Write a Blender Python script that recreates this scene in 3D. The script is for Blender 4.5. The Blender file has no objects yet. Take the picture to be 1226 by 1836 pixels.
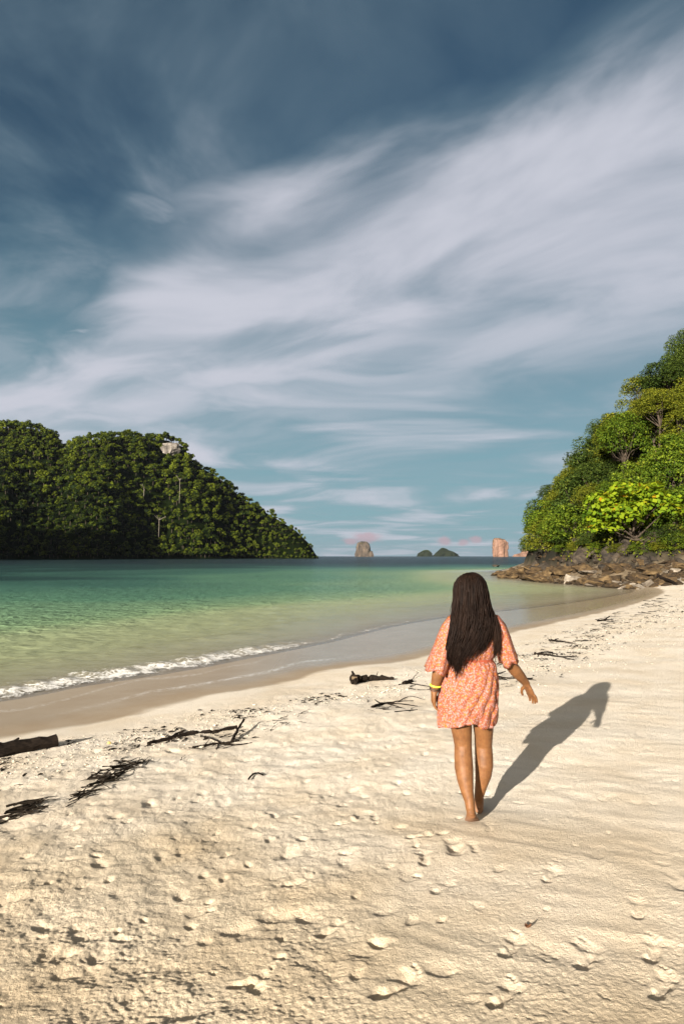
import bpy, bmesh, math, random
import numpy as np
from mathutils import Vector, Matrix, noise as mnoise

sc = bpy.context.scene
COL = sc.collection
R = math.radians

# ------------------------------------------------------------------ camera
CAM_H = 1.72
PITCH = R(3.7)
FPX = 1224.0 / 1836.0            # focal length in picture heights
cam = bpy.data.cameras.new('camera')
cam.sensor_fit = 'VERTICAL'
cam.sensor_height = 36.0
cam.lens = 36.0 * FPX
cam.clip_start = 0.05
cam.clip_end = 80000
camo = bpy.data.objects.new('camera', cam)
camo.location = (0, 0, CAM_H)
camo.rotation_euler = (math.pi / 2 + PITCH, 0, 0)
COL.objects.link(camo)
sc.camera = camo

# ------------------------------------------------------------------ light
SUN_EL = R(15.8)
SUN_AZ = R(209.0)                # clockwise from +Y; behind the camera, to the left
sun_dir = Vector((math.sin(SUN_AZ) * math.cos(SUN_EL), math.cos(SUN_AZ) * math.cos(SUN_EL), math.sin(SUN_EL)))
sl = bpy.data.lights.new('sun', 'SUN')
sl.energy = 5.0
sl.angle = R(0.5)
sl.color = (1.0, 0.93, 0.83)
slo = bpy.data.objects.new('sun', sl)
slo.rotation_euler = sun_dir.to_track_quat('Z', 'Y').to_euler()
slo.location = (-20, -40, 30)
COL.objects.link(slo)

sc.render.engine = 'CYCLES'
sc.cycles.use_denoising = True
sc.cycles.max_bounces = 8
sc.cycles.transparent_max_bounces = 16
sc.cycles.caustics_reflective = False
sc.cycles.caustics_refractive = False
sc.view_settings.view_transform = 'Standard'
sc.view_settings.look = 'None'
sc.view_settings.gamma = 1.0
sc.view_settings.use_curve_mapping = False
sc.view_settings.exposure = 1.56


# ------------------------------------------------------------------ node helpers
class NT:
    def __init__(self, tree):
        self.t = tree
        self.n = tree.nodes
        self.l = tree.links

    def node(self, typ, props=None, **ins):
        n = self.n.new(typ)
        for k, v in (props or {}).items():
            setattr(n, k, v)
        for k, v in ins.items():
            key = k.replace('_', ' ')
            if k[0] == 'i' and k[1:].isdigit():
                s = n.inputs[int(k[1:])]
            else:
                s = n.inputs[key]
            if isinstance(v, bpy.types.NodeSocket):
                self.l.new(v, s)
            else:
                s.default_value = v
        return n

    def math(self, op, a, b=None, c=None, clamp=False):
        d = {'i0': a}
        if b is not None:
            d['i1'] = b
        if c is not None:
            d['i2'] = c
        return self.node('ShaderNodeMath', {'operation': op, 'use_clamp': clamp}, **d).outputs[0]

    def sstep(self, x, lo, hi, a=0.0, b=1.0):
        n = self.node('ShaderNodeMapRange', {'interpolation_type': 'SMOOTHSTEP'}, i0=x, i1=lo, i2=hi, i3=a, i4=b)
        return n.outputs[0]

    def lin(self, x, lo, hi, a=0.0, b=1.0):
        return self.node('ShaderNodeMapRange', {}, i0=x, i1=lo, i2=hi, i3=a, i4=b).outputs[0]

    def noise(self, vec, scale, detail=3.0, rough=0.5, dist=0.0, out=0):
        n = self.node('ShaderNodeTexNoise', {}, Scale=scale, Detail=detail, Roughness=rough, Distortion=dist)
        if vec is not None:
            self.l.new(vec, n.inputs['Vector'])
        return n.outputs[out]

    def mix(self, fac, a, b, mode='MIX'):
        n = self.node('ShaderNodeMix', {'data_type': 'RGBA', 'blend_type': mode})
        for s, v in ((n.inputs[0], fac), (n.inputs[6], a), (n.inputs[7], b)):
            if isinstance(v, bpy.types.NodeSocket):
                self.l.new(v, s)
            else:
                s.default_value = v if not isinstance(v, tuple) else (*v, 1.0)[:4]
        return n.outputs[2]

    def ramp(self, fac, stops):
        n = self.node('ShaderNodeValToRGB')
        self.l.new(fac, n.inputs[0])
        el = n.color_ramp.elements
        while len(el) < len(stops):
            el.new(0.5)
        for e, (p, c) in zip(el, stops):
            e.position = p
            e.color = (*c, 1.0)
        return n.outputs[0]

    def attr(self, name, out='Fac'):
        return self.node('ShaderNodeAttribute', {'attribute_name': name}).outputs[out]

    def scalevec(self, vec, s):
        return self.node('ShaderNodeVectorMath', {'operation': 'MULTIPLY'}, i0=vec, i1=s).outputs[0]

    def xyz(self, x, y, z):
        return self.node('ShaderNodeCombineXYZ', {}, i0=x, i1=y, i2=z).outputs[0]


def mat(name):
    m = bpy.data.materials.new(name)
    m.use_nodes = True
    m.node_tree.nodes.clear()
    t = NT(m.node_tree)
    out = t.node('ShaderNodeOutputMaterial')
    return m, t, out


# ------------------------------------------------------------------ world: daylight sky with high streaked cloud
world = bpy.data.worlds.new('World')
sc.world = world
world.use_nodes = True
world.node_tree.nodes.clear()
W = NT(world.node_tree)
wout = W.node('ShaderNodeOutputWorld')
sky = W.node('ShaderNodeTexSky', {'sky_type': 'NISHITA', 'sun_disc': False, 'sun_elevation': SUN_EL, 'sun_rotation': SUN_AZ,
                                 'air_density': 1.0, 'dust_density': 0.6, 'ozone_density': 2.0})
gen = W.node('ShaderNodeTexCoord').outputs['Generated']
sep = W.node('ShaderNodeSeparateXYZ', {}, i0=gen)
dx, dy, dz = sep.outputs
zc = W.math('ADD', W.math('MAXIMUM', dz, 0.0), 0.05)
cx = W.math('DIVIDE', dx, zc)
cy = W.math('DIVIDE', dy, zc)
# coordinates on the cloud sheet: s across the main cloud street, t along it
s0 = W.math('ADD', W.math('MULTIPLY', cx, 0.64), W.math('MULTIPLY', cy, 0.77))
t0 = W.math('ADD', W.math('MULTIPLY', cx, -0.77), W.math('MULTIPLY', cy, 0.64))
pv = W.xyz(s0, t0, 0.0)
warp = W.noise(W.scalevec(pv, (0.9, 0.55, 1.0)), 1.0, 3.0, 0.5)
fine = W.noise(W.scalevec(pv, (1.0, 0.55, 1.0)), 2.2, 5.0, 0.5, 0.5)
s1 = W.math('ADD', s0, W.math('ADD', W.math('MULTIPLY', W.math('SUBTRACT', warp, 0.5), 0.9), W.math('MULTIPLY', W.math('SUBTRACT', fine, 0.5), 0.55)))
band = W.math('MULTIPLY', W.sstep(s1, 0.90, 1.40), W.sstep(s1, 1.9, 3.8, 1.0, 0.45))
# patchy cloud sheet beyond it, streaks flattening towards the horizon
hv = W.xyz(cx, cy, 0.0)
wis = W.noise(W.scalevec(hv, (0.50, 0.50, 1.0)), 1.25, 6.0, 0.52, 0.8)
big = W.noise(W.scalevec(hv, (0.5, 0.7, 1.0)), 0.55, 3.0, 0.5, 0.4)
sheet = W.math('MULTIPLY', W.sstep(s1, 1.0, 1.8), W.math('ADD', W.sstep(wis, 0.32, 0.70, 0.0, 0.60), W.sstep(big, 0.30, 0.62, 0.08, 0.40)))
dens = W.math('MAXIMUM', W.math('MULTIPLY', band, W.sstep(fine, 0.25, 0.68, 0.62, 1.0)), sheet)
# torn puffs along the near edge of the street
puff = W.noise(W.scalevec(hv, (0.8, 1.1, 1.0)), 2.1, 6.0, 0.55, 0.9)
pz = W.math('MULTIPLY', W.sstep(puff, 0.46, 0.74, 0.0, 0.85), W.math('MULTIPLY', W.sstep(s1, 0.85, 1.25), W.sstep(s1, 1.7, 2.3, 1.0, 0.0)))
dens = W.math('MAXIMUM', dens, pz)
# thin grey veil on the high side
vn = W.noise(W.scalevec(hv, (0.8, 0.8, 1.0)), 1.5, 6.0, 0.58, 0.6)
veil = W.math('MULTIPLY', W.sstep(vn, 0.32, 0.68, 0.04, 0.58), W.sstep(cx, 0.35, -0.5, 0.5, 1.0))
dens = W.math('MAXIMUM', dens, veil)
# moist air along the horizon
dens = W.math('MAXIMUM', dens, W.sstep(dz, 0.0, 0.11, 0.50, 0.0), None, True)
skyc = W.mix(1.0, sky.outputs[0], (0.34, 0.52, 0.56), 'MULTIPLY')
skyc = W.mix(1.0, skyc, (0.029, 0.029, 0.029), 'MULTIPLY')
skyc = W.mix(W.sstep(dz, 0.0, 0.50, 0.78, 0.0), skyc, (.100, .182, .206))      # paler air low down
cloudc = W.mix(W.sstep(dens, 0.25, 1.0), (0.066, 0.098, 0.118), (0.200, 0.206, 0.232))
# low pink evening puffs far out over the sea
ua = W.math('DIVIDE', dx, W.math('MAXIMUM', dy, 0.05)); ea = W.math('DIVIDE', dz, W.math('MAXIMUM', dy, 0.05))
pk = None
for u_, e_, wu, we in ((.036, .027, .026, .009), (.012, .022, .014, .006), (.150, .022, .012, .008), (.178, .020, .010, .006), (.196, .024, .011, .007)):
    g_ = W.math('EXPONENT', W.math('MULTIPLY', W.math('ADD', W.math('POWER', W.math('DIVIDE', W.math('SUBTRACT', ua, u_), wu), 2.0), W.math('POWER', W.math('DIVIDE', W.math('SUBTRACT', ea, e_), we), 2.0)), -1.0))
    pk = g_ if pk is None else W.math('MAXIMUM', pk, g_)
pkn = W.noise(W.xyz(W.math('MULTIPLY', ua, 90.0), W.math('MULTIPLY', ea, 130.0), 3.0), 1.0, 4.0, .55)
pink = W.math('MULTIPLY', W.sstep(W.math('ADD', pk, W.math('MULTIPLY', W.math('SUBTRACT', pkn, .5), .9)), .28, .85, 0.0, .75), W.sstep(dy, 0.0, 0.2))
# cloud glow towards the sun, boosted as warm fill from behind the camera
sdot = W.node('ShaderNodeVectorMath', {'operation': 'DOT_PRODUCT'}, i0=gen, i1=tuple(sun_dir)).outputs['Value']
glow = W.math('POWER', W.math('MAXIMUM', sdot, 0.0), 1.6)
cloudc = W.mix(glow, cloudc, (.92, .74, .52))
dens = W.math('MAXIMUM', dens, W.math('MULTIPLY', glow, .6))      # sky raised round the sun for the same fill light
col = W.mix(dens, skyc, cloudc)
col = W.mix(pink, col, (.185, .130, .145))
bg = W.node('ShaderNodeBackground', {}, Color=col, Strength=1.0)
W.l.new(bg.outputs[0], wout.inputs[0])


# ------------------------------------------------------------------ maths helpers
def _h(ix, iy, seed):
    h = (ix.astype(np.int64) * 374761393 + iy.astype(np.int64) * 668265263 + seed * 1442695041) & 0xffffffff
    h = ((h ^ (h >> 13)) * 1274126177) & 0xffffffff
    return ((h ^ (h >> 16)) & 0xffff) / 65535.0


def pnoise(x, y, seed=0):
    ix = np.floor(x); iy = np.floor(y)
    fx = x - ix; fy = y - iy
    u = fx * fx * fx * (fx * (fx * 6 - 15) + 10); v = fy * fy * fy * (fy * (fy * 6 - 15) + 10)

    def g(a, b):
        an = _h(ix + a, iy + b, seed) * 2 * np.pi
        return np.cos(an) * (fx - a) + np.sin(an) * (fy - b)
    return ((g(0, 0) * (1 - u) + g(1, 0) * u) * (1 - v) + (g(0, 1) * (1 - u) + g(1, 1) * u) * v) * 1.5


def fbm(x, y, seed=0, octv=3, gain=0.5):
    r = 0; a = 1.0
    for i in range(octv):
        r = r + a * pnoise(x * 2 ** i, y * 2 ** i, seed + 17 * i)
        a *= gain
    return r


def sst(x, a, b):
    t = np.clip((x - a) / (b - a), 0, 1)
    return t * t * (3 - 2 * t)


def _sdist(x, y, A, E, L2):
    best = np.full(x.shape, 1e18); sg = np.ones(x.shape)
    for (ax, ay), (ex, ey), l2 in zip(A, E, L2):
        qx = x - ax; qy = y - ay
        t = np.clip((qx * ex + qy * ey) / l2, 0, 1)
        qx = qx - t * ex; qy = qy - t * ey
        d = qx * qx + qy * qy
        m = d < best
        best = np.where(m, d, best); sg = np.where(m, np.where(ey * qx - ex * qy >= 0, 1.0, -1.0), sg)
    return np.sqrt(best) * sg


def sdist(x, y, poly):
    """signed distance to an open polyline; positive on its right-hand side (inland)"""
    P = np.asarray(poly, float); A = P[:-1]; E = P[1:] - P[:-1]; L2 = (E ** 2).sum(1)
    x = np.asarray(x, float); y = np.asarray(y, float)
    if x.size < 64:
        qx = x.ravel()[:, None] - A[:, 0]; qy = y.ravel()[:, None] - A[:, 1]
        t = np.clip((qx * E[:, 0] + qy * E[:, 1]) / L2, 0, 1)
        qx = qx - t * E[:, 0]; qy = qy - t * E[:, 1]
        d = qx * qx + qy * qy
        j = d.argmin(1); r = np.arange(x.size)
        return np.sqrt(d[r, j]) * np.where(E[j, 1] * qx[r, j] - E[j, 0] * qy[r, j] >= 0, 1.0, -1.0)
    out = np.empty(x.shape); CH = 400
    for i in range(0, x.size, CH):
        xs = x[i:i + CH]; ys = y[i:i + CH]
        c = np.array([(xs.min() + xs.max()) / 2, (ys.min() + ys.max()) / 2])
        rad = math.hypot(xs.max() - xs.min(), ys.max() - ys.min()) / 2
        w = c - A; t = np.clip((w * E).sum(1) / L2, 0, 1)
        d = np.sqrt(((w - t[:, None] * E) ** 2).sum(1))
        k = d <= d.min() + 2 * rad + 1e-6
        out[i:i + CH] = _sdist(xs, ys, A[k], E[k], L2[k])
    return out


def smooth_poly(p, n=6):
    """Catmull-Rom"""
    out = []
    P = [np.array(q, float) for q in p]
    for i in range(len(P) - 1):
        a = P[max(i - 1, 0)]; b = P[i]; c = P[i + 1]; d = P[min(i + 2, len(P) - 1)]
        for k in range(n):
            t = k / n
            out.append(tuple(0.5 * (2 * b + (c - a) * t + (2 * a - 5 * b + 4 * c - d) * t * t + (3 * b - a - 3 * c + d) * t ** 3)))
    out.append(tuple(P[-1]))
    return out


def link(name, me, parent=None, label=None, cat=None, group=None, kind=None):
    o = bpy.data.objects.new(name, me)
    COL.objects.link(o)
    if parent is not None:
        o.parent = parent
    if label: o['label'] = label
    if cat: o['category'] = cat
    if group: o['group'] = group
    if kind: o['kind'] = kind
    return o


def mesh_np(name, verts, quads=None, tris=None, mats=(), smooth=True, attrs=None, midx=None):
    me = bpy.data.meshes.new(name)
    verts = np.asarray(verts, np.float32)
    fs = []
    nq = 0 if quads is None else len(quads); nt = 0 if tris is None else len(tris)
    me.vertices.add(len(verts)); me.vertices.foreach_set('co', verts.ravel())
    li = []
    if nq: li.append(np.asarray(quads, np.int32).ravel())
    if nt: li.append(np.asarray(tris, np.int32).ravel())
    li = np.concatenate(li)
    me.loops.add(len(li)); me.loops.foreach_set('vertex_index', li)
    st = np.concatenate([np.arange(nq) * 4, nq * 4 + np.arange(nt) * 3]).astype(np.int32)
    me.polygons.add(nq + nt); me.polygons.foreach_set('loop_start', st)
    me.polygons.foreach_set('use_smooth', np.full(nq + nt, smooth, bool))
    if midx is not None:
        me.polygons.foreach_set('material_index', np.asarray(midx, np.int32))
    me.update(calc_edges=True)
    for k, v in (attrs or {}).items():
        a = me.attributes.new(k, 'FLOAT', 'POINT'); a.data.foreach_set('value', np.asarray(v, np.float32).ravel())
    for m in mats: me.materials.append(m)
    return me


def grid_quads(nr, nc):
    i = np.arange((nr - 1) * (nc - 1)); r = i // (nc - 1); c = i % (nc - 1)
    a = r * nc + c
    return np.stack([a, a + 1, a + nc + 1, a + nc], 1)


class MB:
    """collects vertices and faces of one mesh"""
    def __init__(self):
        self.v = []; self.q = []; self.t = []; self.n = 0

    def add(self, v, q=None, t=None):
        v = np.asarray(v, float)
        if q is not None and len(q): self.q.append(np.asarray(q) + self.n)
        if t is not None and len(t): self.t.append(np.asarray(t) + self.n)
        self.v.append(v); self.n += len(v)

    def tube(self, pts, rad, seg=8, caps=True, ref=(1, 0, 0), jit=0.0, rng=None):
        """pts: centres; rad: r or (rx, ry) per centre"""
        P = [np.array(p, float) for p in pts]; n = len(P)
        ref = np.array(ref, float); rings = []
        for i in range(n):
            T = P[min(i + 1, n - 1)] - P[max(i - 1, 0)]
            T = T / (np.linalg.norm(T) + 1e-9)
            rf = ref if abs(ref @ T) < 0.93 else np.array([0.0, 1.0, 0.3])
            X = rf - (rf @ T) * T; X /= np.linalg.norm(X); Y = np.cross(T, X)
            r = rad[i] if hasattr(rad, '__len__') else rad
            rx, ry = r if hasattr(r, '__len__') else (r, r)
            a = np.arange(seg) * 2 * np.pi / seg
            k = 1.0 if rng is None else 1 + jit * (rng.random(seg) - .5)
            rings.append(P[i] + (np.cos(a) * rx * k)[:, None] * X + (np.sin(a) * ry * k)[:, None] * Y)
        V = np.concatenate(rings)
        q = []
        for i in range(n - 1):
            for j in range(seg):
                q.append((i * seg + j, i * seg + (j + 1) % seg, (i + 1) * seg + (j + 1) % seg, (i + 1) * seg + j))
        t = []
        if caps:
            V = np.concatenate([V, [P[0]], [P[-1]]])
            b = n * seg
            for j in range(seg):
                t.append((b, (j + 1) % seg, j)); t.append((b + 1, (n - 1) * seg + j, (n - 1) * seg + (j + 1) % seg))
        self.add(V, q, t)

    def mesh(self, name, mats=(), smooth=True, attrs=None):
        v = np.concatenate(self.v)
        q = np.concatenate(self.q) if self.q else None
        t = np.concatenate(self.t) if self.t else None
        return mesh_np(name, v, q, t, mats, smooth, attrs)


def ico(sub=2):
    bm = bmesh.new(); bmesh.ops.create_icosphere(bm, subdivisions=sub, radius=1.0)
    v = np.array([x.co[:] for x in bm.verts]); f = np.array([[l.index for l in p.verts] for p in bm.faces]); bm.free()
    return v, f


ICO1, ICO2, ICO3 = ico(1), ico(2), ico(3)

def grid_sdist(X, Y, poly, st):
    """signed distance on every st-th row and column of a grid, filled in between"""
    nr, nc = X.shape
    ri = np.unique(np.append(np.arange(0, nr, st), nr - 1)); ci = np.unique(np.append(np.arange(0, nc, st), nc - 1))
    D = sdist(X[np.ix_(ri, ci)].ravel(), Y[np.ix_(ri, ci)].ravel(), poly).reshape(len(ri), len(ci))
    r = np.arange(nr); k = np.clip(np.searchsorted(ri, r, 'right') - 1, 0, len(ri) - 2); t = (r - ri[k]) / (ri[k + 1] - ri[k])
    D = D[k] * (1 - t)[:, None] + D[k + 1] * t[:, None]
    c = np.arange(nc); k = np.clip(np.searchsorted(ci, c, 'right') - 1, 0, len(ci) - 2); t = (c - ci[k]) / (ci[k + 1] - ci[k])
    return (D[:, k] * (1 - t) + D[:, k + 1] * t).ravel()


# ------------------------------------------------------------------ the lie of the land
SEA = -0.45
SHORE = smooth_poly([(-120, -95), (-30, -13), (-16, -0.5), (-9, 6.2), (-5.11, 10.37), (-4.32, 11.59), (-3.23, 12.79), (-1.94, 14.73), (-0.18, 17.59), (1.48, 21.0),
                     (3.77, 24.4), (6.19, 27.0), (9.26, 30.2), (14.54, 37.0), (18.2, 42.6), (18.9, 46.0), (17.98, 51.0), (16.83, 59.6), (17.2, 74.5), (22, 88), (40, 112), (240, 210)], 4)
WET = smooth_poly([(-120, -98), (-27, -13), (-13, -0.5), (-6.6, 5.6), (-3.91, 7.97), (-3.24, 8.48), (-2.83, 9.0), (-2.36, 9.78), (-1.78, 10.57), (-0.96, 11.3), (-0.42, 12.3),
                   (0.29, 13.1), (1.17, 13.6), (2.24, 15.0), (4.54, 18.6), (6.75, 21.6), (12.21, 29.1), (18.46, 39.4), (20.6, 46), (19.6, 52), (18.6, 60), (19.0, 74), (24, 86), (42, 109), (240, 206)], 4)
HILL = smooth_poly([(240, 38), (90, 42), (50, 47.5), (34, 50.5), (27, 52), (22.6, 54.5), (21.0, 60), (20.6, 68), (21.5, 76), (26, 86), (44, 106), (240, 203)], 3)


def prints():
    """footprints and scuffs: x, y, heading, length, depth, kind"""
    rg = np.random.default_rng(5)
    L = []
    # the walker's own trail and clear bare-foot prints, nearest first
    for x, y, a, l, d in [(1.02, 2.98, -28, .27, .034), (0.73, 3.05, -35, .26, .030), (1.32, 3.02, -30, .25, .034), (1.10, 3.72, -28, .25, .030),
                          (0.46, 3.98, -6, .25, .034), (0.48, 4.30, -75, .22, .040), (0.76, 4.10, 5, .20, .022), (0.92, 4.42, -8, .20, .018),
                          (0.03, 4.62, -60, .22, .034), (0.20, 4.72, 12, .22, .024), (0.02, 5.00, -25, .22, .026), (-.48, 4.80, 30, .2, .03),
                          (1.25, 2.78, -40, .27, .036), (0.22, 2.80, -50, .30, .045), (0.62, 2.72, -40, .25, .04), (-.36, 2.86, -60, .22, .04),
                          (1.40, 3.35, -25, .24, .024), (0.52, 3.62, -40, .22, .024), (-.22, 3.75, -55, .24, .032), (-.05, 3.25, -40, .22, .028)]:
        L.append((x, y, R(a), l * .90, d * .42, 1))
    for i in range(150):
        y = 2.2 + 5.6 * rg.random() ** 1.1
        x = -0.62 * y + (0.62 * y + 0.35 + .25 * (y - 2)) * rg.random() ** 1.25
        if sdist(np.array([x]), np.array([y]), WET)[0] < 1.7: continue
        L.append((x, y, rg.uniform(-1.6, 1.6), rg.uniform(.07, .20), rg.uniform(.006, .016), 0))
    for i in range(250):
        y = 2.2 + 7.5 * rg.random() ** 1.2; x = rg.uniform(-.62, .58) * y
        if sdist(np.array([x]), np.array([y]), WET)[0] < 1.9: continue
        L.append((x, y, rg.uniform(-1.6, 1.6), rg.uniform(.04, .11), rg.uniform(.006, .016) * (1 if x < .35 * y - .6 else .5), 0))
    for i in range(40):
        y = 3.0 + 7 * rg.random(); x = rg.uniform(0.3, 0.6 * y)
        L.append((x, y, rg.uniform(-.9, .2), rg.uniform(.10, .2), rg.uniform(.003, .008), 0))
    return L


PRINTS = prints()


def land_z(x, y, detail=0, dist=None):
    """height of sand, seabed, rock shelf and hill"""
    sd, wd, hd = dist if dist is not None else (sdist(x, y, SHORE), sdist(x, y, WET), sdist(x, y, HILL))
    rocky = sst(y, 42, 50) * sst(x, 8, 14)
    zin = SEA + 0.10 + 0.5 * (1 - np.exp(-np.maximum(wd, 0) / 7.0)) + 0.014 * np.minimum(np.maximum(wd, 0), 40)
    tt = np.clip(sd / (np.maximum(sd, 0) + np.maximum(-wd, 0) + 1e-6), 0, 1)
    z = np.where(sd < 0, SEA - 0.045 * np.minimum(-sd, 12) - 0.085 * np.clip(-sd - 8, 0, 60) - 0.04 * np.clip(-sd - 40, 0, 200), np.where(wd < 0, SEA + 0.10 * tt, zin))
    # rock shelf and hill
    sh = sst(sd, -0.5, 5.0) * rocky
    z = z + sh * (0.45 + 0.35 * fbm(x * .35, y * .35, 3, 3) + .55 * sst(hd, -5, 0)) * 1.0
    hill = np.maximum(hd, 0)
    z = z + np.where(hd > 0, 1.3 * (1 - np.exp(-hill / 0.8)) + 1.03 * np.minimum(hill, 34) + .35 * np.clip(hill - 34, 0, 60) + 1.1 * fbm(x * .2, y * .2, 8, 3) * sst(hill, 0, 4), 0)
    if detail:
        dry = sst(wd, 0.1, 1.6) * (1 - rocky)
        z = z + (0.022 * fbm(x * .55, y * .55, 21, 3)) * sst(wd, -.3, 3)
        left = sst(-x + 0.30 * (y - 3), -0.9, 0.5)           # trampled side
        near = np.exp(-np.maximum(y - 3, 0) / 9)
        z = z + dry * left * (0.008 * fbm(x * 3.1, y * 3.1, 31, 3) + .005 * fbm(x * 9, y * 9, 35, 2) + 0.010 * np.abs(pnoise(x * 2.2, y * 2.2, 33)) - .003)
        # low wash ripples on the smooth side, running away to the right
        ca, sa = math.cos(R(30)), math.sin(R(30))
        rx = x * ca - y * sa; ry = x * sa + y * ca
        wv = pnoise(rx * 1.7 + .6 * pnoise(x * 1.3, y * 1.3, 44), ry * 4.2 + .9 * pnoise(x * 1.1, y * 1.1, 41), 43)
        z = z + dry * (1 - .75 * left) * (0.008 * (1 - np.abs(wv) * 2) * .6 + .005 * pnoise(rx * 3.6, ry * 8, 47)) * (0.4 + .6 * near)
        # crumbs
        z = z + dry * near * (0.0020 * pnoise(x * 20, y * 20, 51) + 0.0040 * pnoise(x * 43, y * 43, 57) + .0028 * pnoise(x * 88, y * 88, 59)) * (0.62 + .38 * left) * (.75 + .5 * pnoise(x * 1.7, y * 1.7, 60)) * (1 + .2 * np.exp(-((y - 2.4) / 1.6) ** 2))
        m0 = (y > 1.5) & (y < 11) & (np.abs(x) < 8)
        xs = x[m0]; ys = y[m0]; dz = np.zeros(xs.shape)
        for px, py, a, l, dp, kind in PRINTS:
            k = (np.abs(xs - px) < l * 1.5) & (np.abs(ys - py) < l * 1.5)
            if not k.any(): continue
            ux = xs[k] - px; uy = ys[k] - py
            c, s = math.cos(a), math.sin(a)
            lx = ux * c + uy * s; ly = -ux * s + uy * c
            n1 = pnoise(xs[k] * 16, ys[k] * 16, 71) * .18
            if kind:
                heel = np.sqrt((lx / (.13 * l)) ** 2 + ((ly + .33 * l) / (.17 * l)) ** 2)
                arch = np.sqrt(((lx - .04 * l) / (.13 * l)) ** 2 + (ly / (.32 * l)) ** 2)
                ball = np.sqrt((lx / (.20 * l)) ** 2 + ((ly - .24 * l) / (.17 * l)) ** 2)
                e = np.minimum(np.minimum(heel, arch * 1.08), ball)
                for q in range(5):
                    tx = (-.16 + .08 * q) * l; ty = (.50 - .028 * q * q * .6) * l
                    e = np.minimum(e, .35 + np.sqrt((lx - tx) ** 2 + (ly - ty) ** 2) / (.06 * l))
            else:
                e = np.sqrt((lx / (.30 * l)) ** 2 + (ly / (.5 * l)) ** 2)
            e = e + n1
            ks = -(ux * .485 + uy * .875) / (np.hypot(ux, uy) + .01)            # wall made steeper on the sun side, shaped for a crisper shadow
            lo = np.where(ks > 0, .20 + .60 * ks, .20 + .35 * ks); hi = np.where(ks > 0, 1.15, 1.15 - .35 * ks)
            tt_ = np.clip((e - lo) / (hi - lo), 0, 1)
            dz[k] += -dp * (1 - tt_ * tt_ * (3 - 2 * tt_)) + .10 * dp * np.exp(-((e - 1.45) / .32) ** 2)
        z[m0] += dz
    return z


def gz(x, y, detail=0):
    return float(land_z(np.array([float(x)]), np.array([float(y)]), detail)[0])


def bearing(px, py, z=None, Y=None):
    """a point sighted from the survey position: on a level z or at a distance Y"""
    u = (px - 613) / 1224.0; v = (918 - py) / 1224.0
    dy = math.cos(PITCH) - v * math.sin(PITCH); dz = math.sin(PITCH) + v * math.cos(PITCH)
    t = (z - CAM_H) / dz if Y is None else Y / dy
    return Vector((u * t, dy * t, CAM_H + dz * t))


def ground_pt(px, py):
    z = -0.1
    for _ in range(6):
        p = bearing(px, py, z=z)
        z = min(0.6, 0.4 * z + 0.6 * gz(p.x, p.y))
    p.z = gz(p.x, p.y, 1)
    return p


# ------------------------------------------------------------------ materials
def m_sand():
    m, t, out = mat('sand')
    pos = t.node('ShaderNodeNewGeometry').outputs['Position']
    n1 = t.noise(pos, 900, 2, .6)
    n2 = t.noise(pos, 1.3, 4, .55)
    c = t.ramp(n1, [(0.25, (.485, .41, .325)), (0.5, (.67, .595, .49)), (0.75, (.775, .705, .60))])
    c = t.mix(t.sstep(n2, .35, .7), c, t.mix(1.0, c, (.90, .86, .80), 'MULTIPLY'))
    sp = t.noise(pos, 140, 2, .6)
    c = t.mix(t.sstep(sp, .70, .76), c, (.20, .15, .10))
    c = t.mix(t.attr('near_dark'), c, t.mix(1.0, c, (.75, .70, .61), 'MULTIPLY'))  # vignette-like darkening of the foreground, put into the sand colour
    wet = t.attr('wet')
    rocky = t.attr('rocky')
    wc = t.mix(1.0, c, (.47, .42, .36), 'MULTIPLY')
    c = t.mix(wet, c, wc)
    rc = t.ramp(t.noise(pos, 3.0, 6, .6), [(0.3, (.06, .045, .03)), (0.6, (.16, .12, .075)), (0.8, (.30, .25, .18))])
    c = t.mix(rocky, c, rc)
    green = t.attr('hill')
    c = t.mix(green, c, (.014, .013, .008))
    foam = t.math('MULTIPLY', t.attr('foam'), t.sstep(t.noise(pos, 14, 4, .7), .42, .62))
    c = t.mix(foam, c, (.8, .8, .78))
    film = t.attr('film')
    rough = t.math('SUBTRACT', .95, t.math('ADD', t.math('MULTIPLY', wet, .28), t.math('MULTIPLY', film, .46)))
    spec = t.math('ADD', .15, t.math('MULTIPLY', film, .35))
    b1 = t.noise(pos, 95, 4, .7); b2 = t.noise(pos, 400, 2, .6)
    b0 = t.noise(pos, 34, 5, .72)
    h = t.math('ADD', t.math('ADD', t.math('MULTIPLY', b1, .0080), t.math('MULTIPLY', b2, .0025)), t.math('MULTIPLY', b0, .010))
    h = t.math('MULTIPLY', h, t.math('SUBTRACT', 1.0, t.math('MULTIPLY', wet, .93)))
    bp = t.node('ShaderNodeBump', {}, Strength=.9, Distance=1.0, Height=h)
    p = t.node('ShaderNodeBsdfPrincipled', {}, Base_Color=c, Roughness=rough, Specular_IOR_Level=spec, Normal=bp.outputs[0])
    t.l.new(p.outputs[0], out.inputs[0])
    return m


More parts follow.
